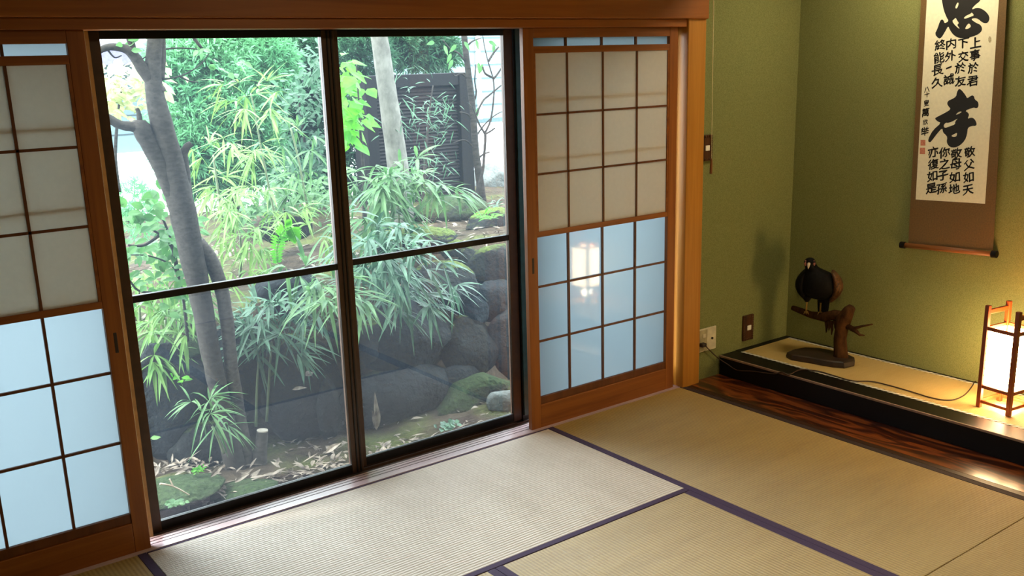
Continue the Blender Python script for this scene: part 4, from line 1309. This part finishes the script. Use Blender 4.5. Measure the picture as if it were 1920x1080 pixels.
# ---- fern, little ground plants
fern = thing('fern', at(540, 500, 'y', 1.75), 'bright arching fern frond on the wall top, left pane', 'fern')
fb = MB()
sp_ = pts_at([(520, 492), (519, 470), (523, 447), (534, 430), (545, 425), (552, 440), (556, 452)], 1.75)
fb.tube(sp_, .003, 6)
for i in range(28):
    t = i / 27 * (len(sp_) - 1.001)
    j = int(t)
    o = sp_[j].lerp(sp_[j + 1], t - j)
    dv = (sp_[j + 1] - sp_[j]).normalized()
    L = .055 * math.sin(PI * (.15 + .8 * i / 27)) + .012
    for q in (-1, 1):
        fb.leaf(o, Vector((-dv.z, -.3, dv.x)) * q + dv * .3, (0, -1, .2), L, .016, .1, 3, .1)
build('frond', fb, L_lime, fern)
def ground_plant(label, px, py, y, n, L, W, m, seed, name='ground_plant', upb=.4):
    rnd = random.Random(seed)
    b = at(px, py, 'y', y)
    t = thing(name, b, label, 'plant')
    lf = MB()
    for _ in range(n):
        o = b + Vector((rnd.gauss(0, L * .7), rnd.gauss(0, L * .5), rnd.uniform(0, L * .5)))
        lf.leaf(o, (rnd.uniform(-1, 1), rnd.uniform(-1, .6), rnd.uniform(0, upb)), (0, -.5, 1), L * rnd.uniform(.7, 1.2), W * rnd.uniform(.7, 1.2), .3, 4, .1, .9)
    build('leaves', lf, m, t)
ground_plant('small round-leaved plant at the foot of the mossy mound', 838, 800, .80, 36, .034, .030, L_bam3, 71)
ground_plant('bright moss-like tuft among the dead leaves at the left', 368, 885, 1.0, 60, .022, .010, L_lime, 72, 'moss_tuft', 1.0)
ground_plant('tiny bright-leaved seedling on the dark left boulder', 332, 715, 1.38, 5, .05, .030, L_lime, 73, 'seedling')
ground_plant('bright fern-like tuft on the upper bank at the right', 910, 412, 2.2, 26, .09, .014, L_lime, 74, 'fern_tuft', .6)
ground_plant('clover-like patch beside the sill at the lower left', 330, 945, .62, 70, .020, .016, L_bam2, 75)
ground_plant('leafy seedling at the left edge of the dark boulder', 284, 832, 1.15, 9, .045, .022, L_grass, 76, 'seedling')
ground_plant('grey-green grass tuft on the bank at the right edge', 925, 400, 2.9, 40, .16, .010, L_bam3, 77, 'grass_tuft', .5)

# ---- dead leaves
def dead_leaf(mb, x, y, z, rnd, L):
    a = rnd.uniform(0, 2 * PI)
    mb.leaf((x, y, z), (math.cos(a), math.sin(a), rnd.uniform(-.1, .45)), (rnd.uniform(-.5, .5), rnd.uniform(-.5, .5), 1), L, L * rnd.uniform(.16, .32), rnd.uniform(-.1, .4), 4, rnd.uniform(.1, .6))
rnd = random.Random(91)
lt = MB()
for k in range(900):
    x = rnd.uniform(-1.75, .9)
    y = rnd.uniform(.36, 1.62)
    if fbm(x, y, 2.2, 5) + rnd.gauss(0, .25) < .02:
        continue
    dead_leaf(lt, x, y, ground_z(x, y) + rnd.uniform(.004, .022), rnd, rnd.uniform(.03, .08))
for (px, py, yy, sx_, sy_, nn) in ((450, 895, .95, .18, .09, 90), (620, 850, 1.0, .2, .09, 100), (720, 835, .95, .16, .07, 100), (560, 870, .95, .2, .12, 40), (340, 775, 1.3, .12, .08, 50)):
    c = at(px, py, 'y', yy)
    for k in range(nn):
        x, y = c.x + rnd.gauss(0, sx_), yy + rnd.gauss(0, sy_)
        if y > .36:
            dead_leaf(lt, x, y, ground_z(x, y) + rnd.uniform(.004, .05), rnd, rnd.uniform(.04, .10))
for k in range(1300):
    x = rnd.uniform(-1.6, 2.4)
    y = rnd.uniform(1.8, 3.6)
    if fbm(x, y, 2.0, 15) + rnd.gauss(0, .25) < .05:
        continue
    dead_leaf(lt, x, y, ground_z(x, y) + rnd.uniform(.004, .02), rnd, rnd.uniform(.04, .09))
tag(build('leaf_litter', lt, L_dead), 'grey-brown dead leaves littering the garden ground', 'leaf litter', kind='stuff')
for k, (px, py, yy, L, lb) in enumerate(((395, 895, .95, .10, 'long curled dead leaf left of the tree base'), (440, 905, .92, .09, 'pale dead leaf lying just left of the second stem'), (610, 850, 1.0, .11, 'upright pointed dead leaf near the meeting stiles'),
                          (573, 705, 1.33, .07, 'round pale leaf stuck on the dark block behind the bamboo'), (548, 731, 1.33, .08, 'narrow pale leaf caught on the dark block behind the bamboo'))):
    mb = MB()
    r_ = random.Random(k + 5)
    mb.leaf(at(px, py, 'y', yy), (r_.uniform(.3, 1), r_.uniform(-.3, .3), r_.uniform(0, .7)), (r_.uniform(-.3, .3), -.8, .7), L, L * (.5 if k == 3 else .26), .2, 6, .35)
    tag(build('dead_leaf', mb, L_dead, loc=at(px, py, 'y', yy)), lb, 'dead leaf')
sk = build('fallen_twig', limb([(300, 907), (325, 912), (355, 928)], .8, [4, 3, 2.5], 6).tube(pts_at([(325, 912), (318, 898)], .8), .003, 6), plain('pale_twig', (170, 150, 132)), loc=at(325, 915, 'y', .8))
tag(sk, 'pale forked twig lying on the moss at the lower left', 'twig')

# ---- slatted screen
YP = 3.8
q0, q1, q2, q3 = at(694, 372, 'y', YP), at(893, 372, 'y', YP), at(870, 136, 'y', YP), at(700, 138, 'y', YP)
x0, x1, z1 = q0.x, q1.x - .03, q2.z
z0 = ground_z((x0 + x1) / 2, YP) - .05
scr = thing('slatted_screen', ((x0 + x1) / 2, YP, z0), 'tall dark slatted screen standing on the upper bank behind the trunks', 'screen')
build('post', MB().box(x1 - .12, x1, YP - .03, YP + .20, z0, z1), iron, scr, bevel=.005)
build('post', MB().box(x0, x0 + .10, YP - .03, YP + .20, z0, z1), iron, scr, bevel=.005)
build('top_panel', MB().box(x0 + .10, x1 - .12, YP - .02, YP + .20, z1 - .10, z1), iron, scr, bevel=.005)
build('back_panel', MB().box(x0 + .10, x1 - .12, YP + .10, YP + .20, z0, z1 - .10), iron, scr)
sl = MB()
n = 34
for i in range(n):
    z = z0 + .03 + (z1 - .13 - z0) * i / n
    sl.obox(((x0 + x1) / 2 - .01, YP + .03, z), (1, 0, 0), Vector((0, .8, .6)), Vector((0, -.6, .8)), (x1 - x0) / 2 - .11, .018, .003)
build('slats', sl, plain('dark_slats', (34, 32, 31), rough=.7, spec=.1), scr)

# ---- neighbouring houses
h = thing('neighbour_house', at(245, 300, 'y', 9), 'sunlit pale house with a lilac-grey eave at the far left', 'house')
def rect_wall(px0, px1, pyt, pyb, y, dz=0):
    a, b = at(px0, pyt, 'y', y), at(px1, pyb, 'y', y)
    return a.x, b.x, b.z, a.z
hx0, hx1 = at(60, 200, 'y', 9).x, at(420, 200, 'y', 9).x
zt, zm, zb = at(250, 118, 'y', 9).z, at(250, 285, 'y', 9).z, -1.2
build('wall', MB().box(hx0, hx1, 9, 12, zm, zt), siding_m, h)
sd_l = MB()
k = int((zt - zm) / .22)
for i in range(k):
    z = zm + .22 * (i + 1)
    sd_l.box(hx0, hx1, 8.985, 9.0, z - .012, z)
build('siding_laps', sd_l, plain('siding_shadow_gap', (58, 70, 74), rough=.7), h)
build('foundation', MB().box(hx0 - .02, hx1 + .02, 8.96, 12, zb, zm - .001), white_ren, h)
ev = MB()
for i in range(5):
    ev.box(hx0 - .3, hx1 + .3, 8.35 + .13 * i, 8.47 + .13 * i, zt + .02, zt + .06)
ev.box(hx0 - .3, hx1 + .3, 8.28, 8.35, zt - .02, zt + .16)
build('eave', ev, eave_m, h)
build('roof', MB().add([(hx0 - .3, 8.25, zt + .17), (hx1 + .3, 8.25, zt + .17), (hx1 + .3, 12.2, zt + 1.6), (hx0 - .3, 12.2, zt + 1.6), (hx0 - .3, 8.25, zt + .22), (hx1 + .3, 8.25, zt + .22), (hx1 + .3, 12.2, zt + 1.66), (hx0 - .3, 12.2, zt + 1.66)],
      [(0, 3, 2, 1), (4, 5, 6, 7), (0, 1, 5, 4), (1, 2, 6, 5), (2, 3, 7, 6), (3, 0, 4, 7)]), plain('grey_roof_tiles', (120, 118, 128)), h)
h2 = thing('neighbour_house', at(915, 300, 'y', 7.5), 'pale house with horizontal siding above a white base at the far right', 'house')
gx0, gx1 = at(700, 200, 'y', 7.5).x, at(1100, 200, 'y', 7.5).x
zm = at(915, 222, 'y', 7.5).z
build('wall', MB().box(gx0, gx1, 7.5, 10, zm, 4.2), siding_m, h2)
sd_l = MB()
for i in range(18):
    z = zm + .02 + .17 * (i + 1)
    sd_l.box(gx0, gx1, 7.485, 7.5, z - .014, z)
sd_l.box(gx0, gx1, 7.46, 7.5, zm - .05, zm)
build('siding_laps', sd_l, plain('siding_gap', (56, 80, 82), rough=.7), h2)
build('corner_board', MB().box(at(893, 150, 'y', 7.5).x, at(900, 150, 'y', 7.5).x, 7.47, 7.5, zm, 4.2), white_ren, h2)
build('foundation', MB().box(gx0, gx1, 7.48, 10, -1.2, zm - .051), white_ren, h2)
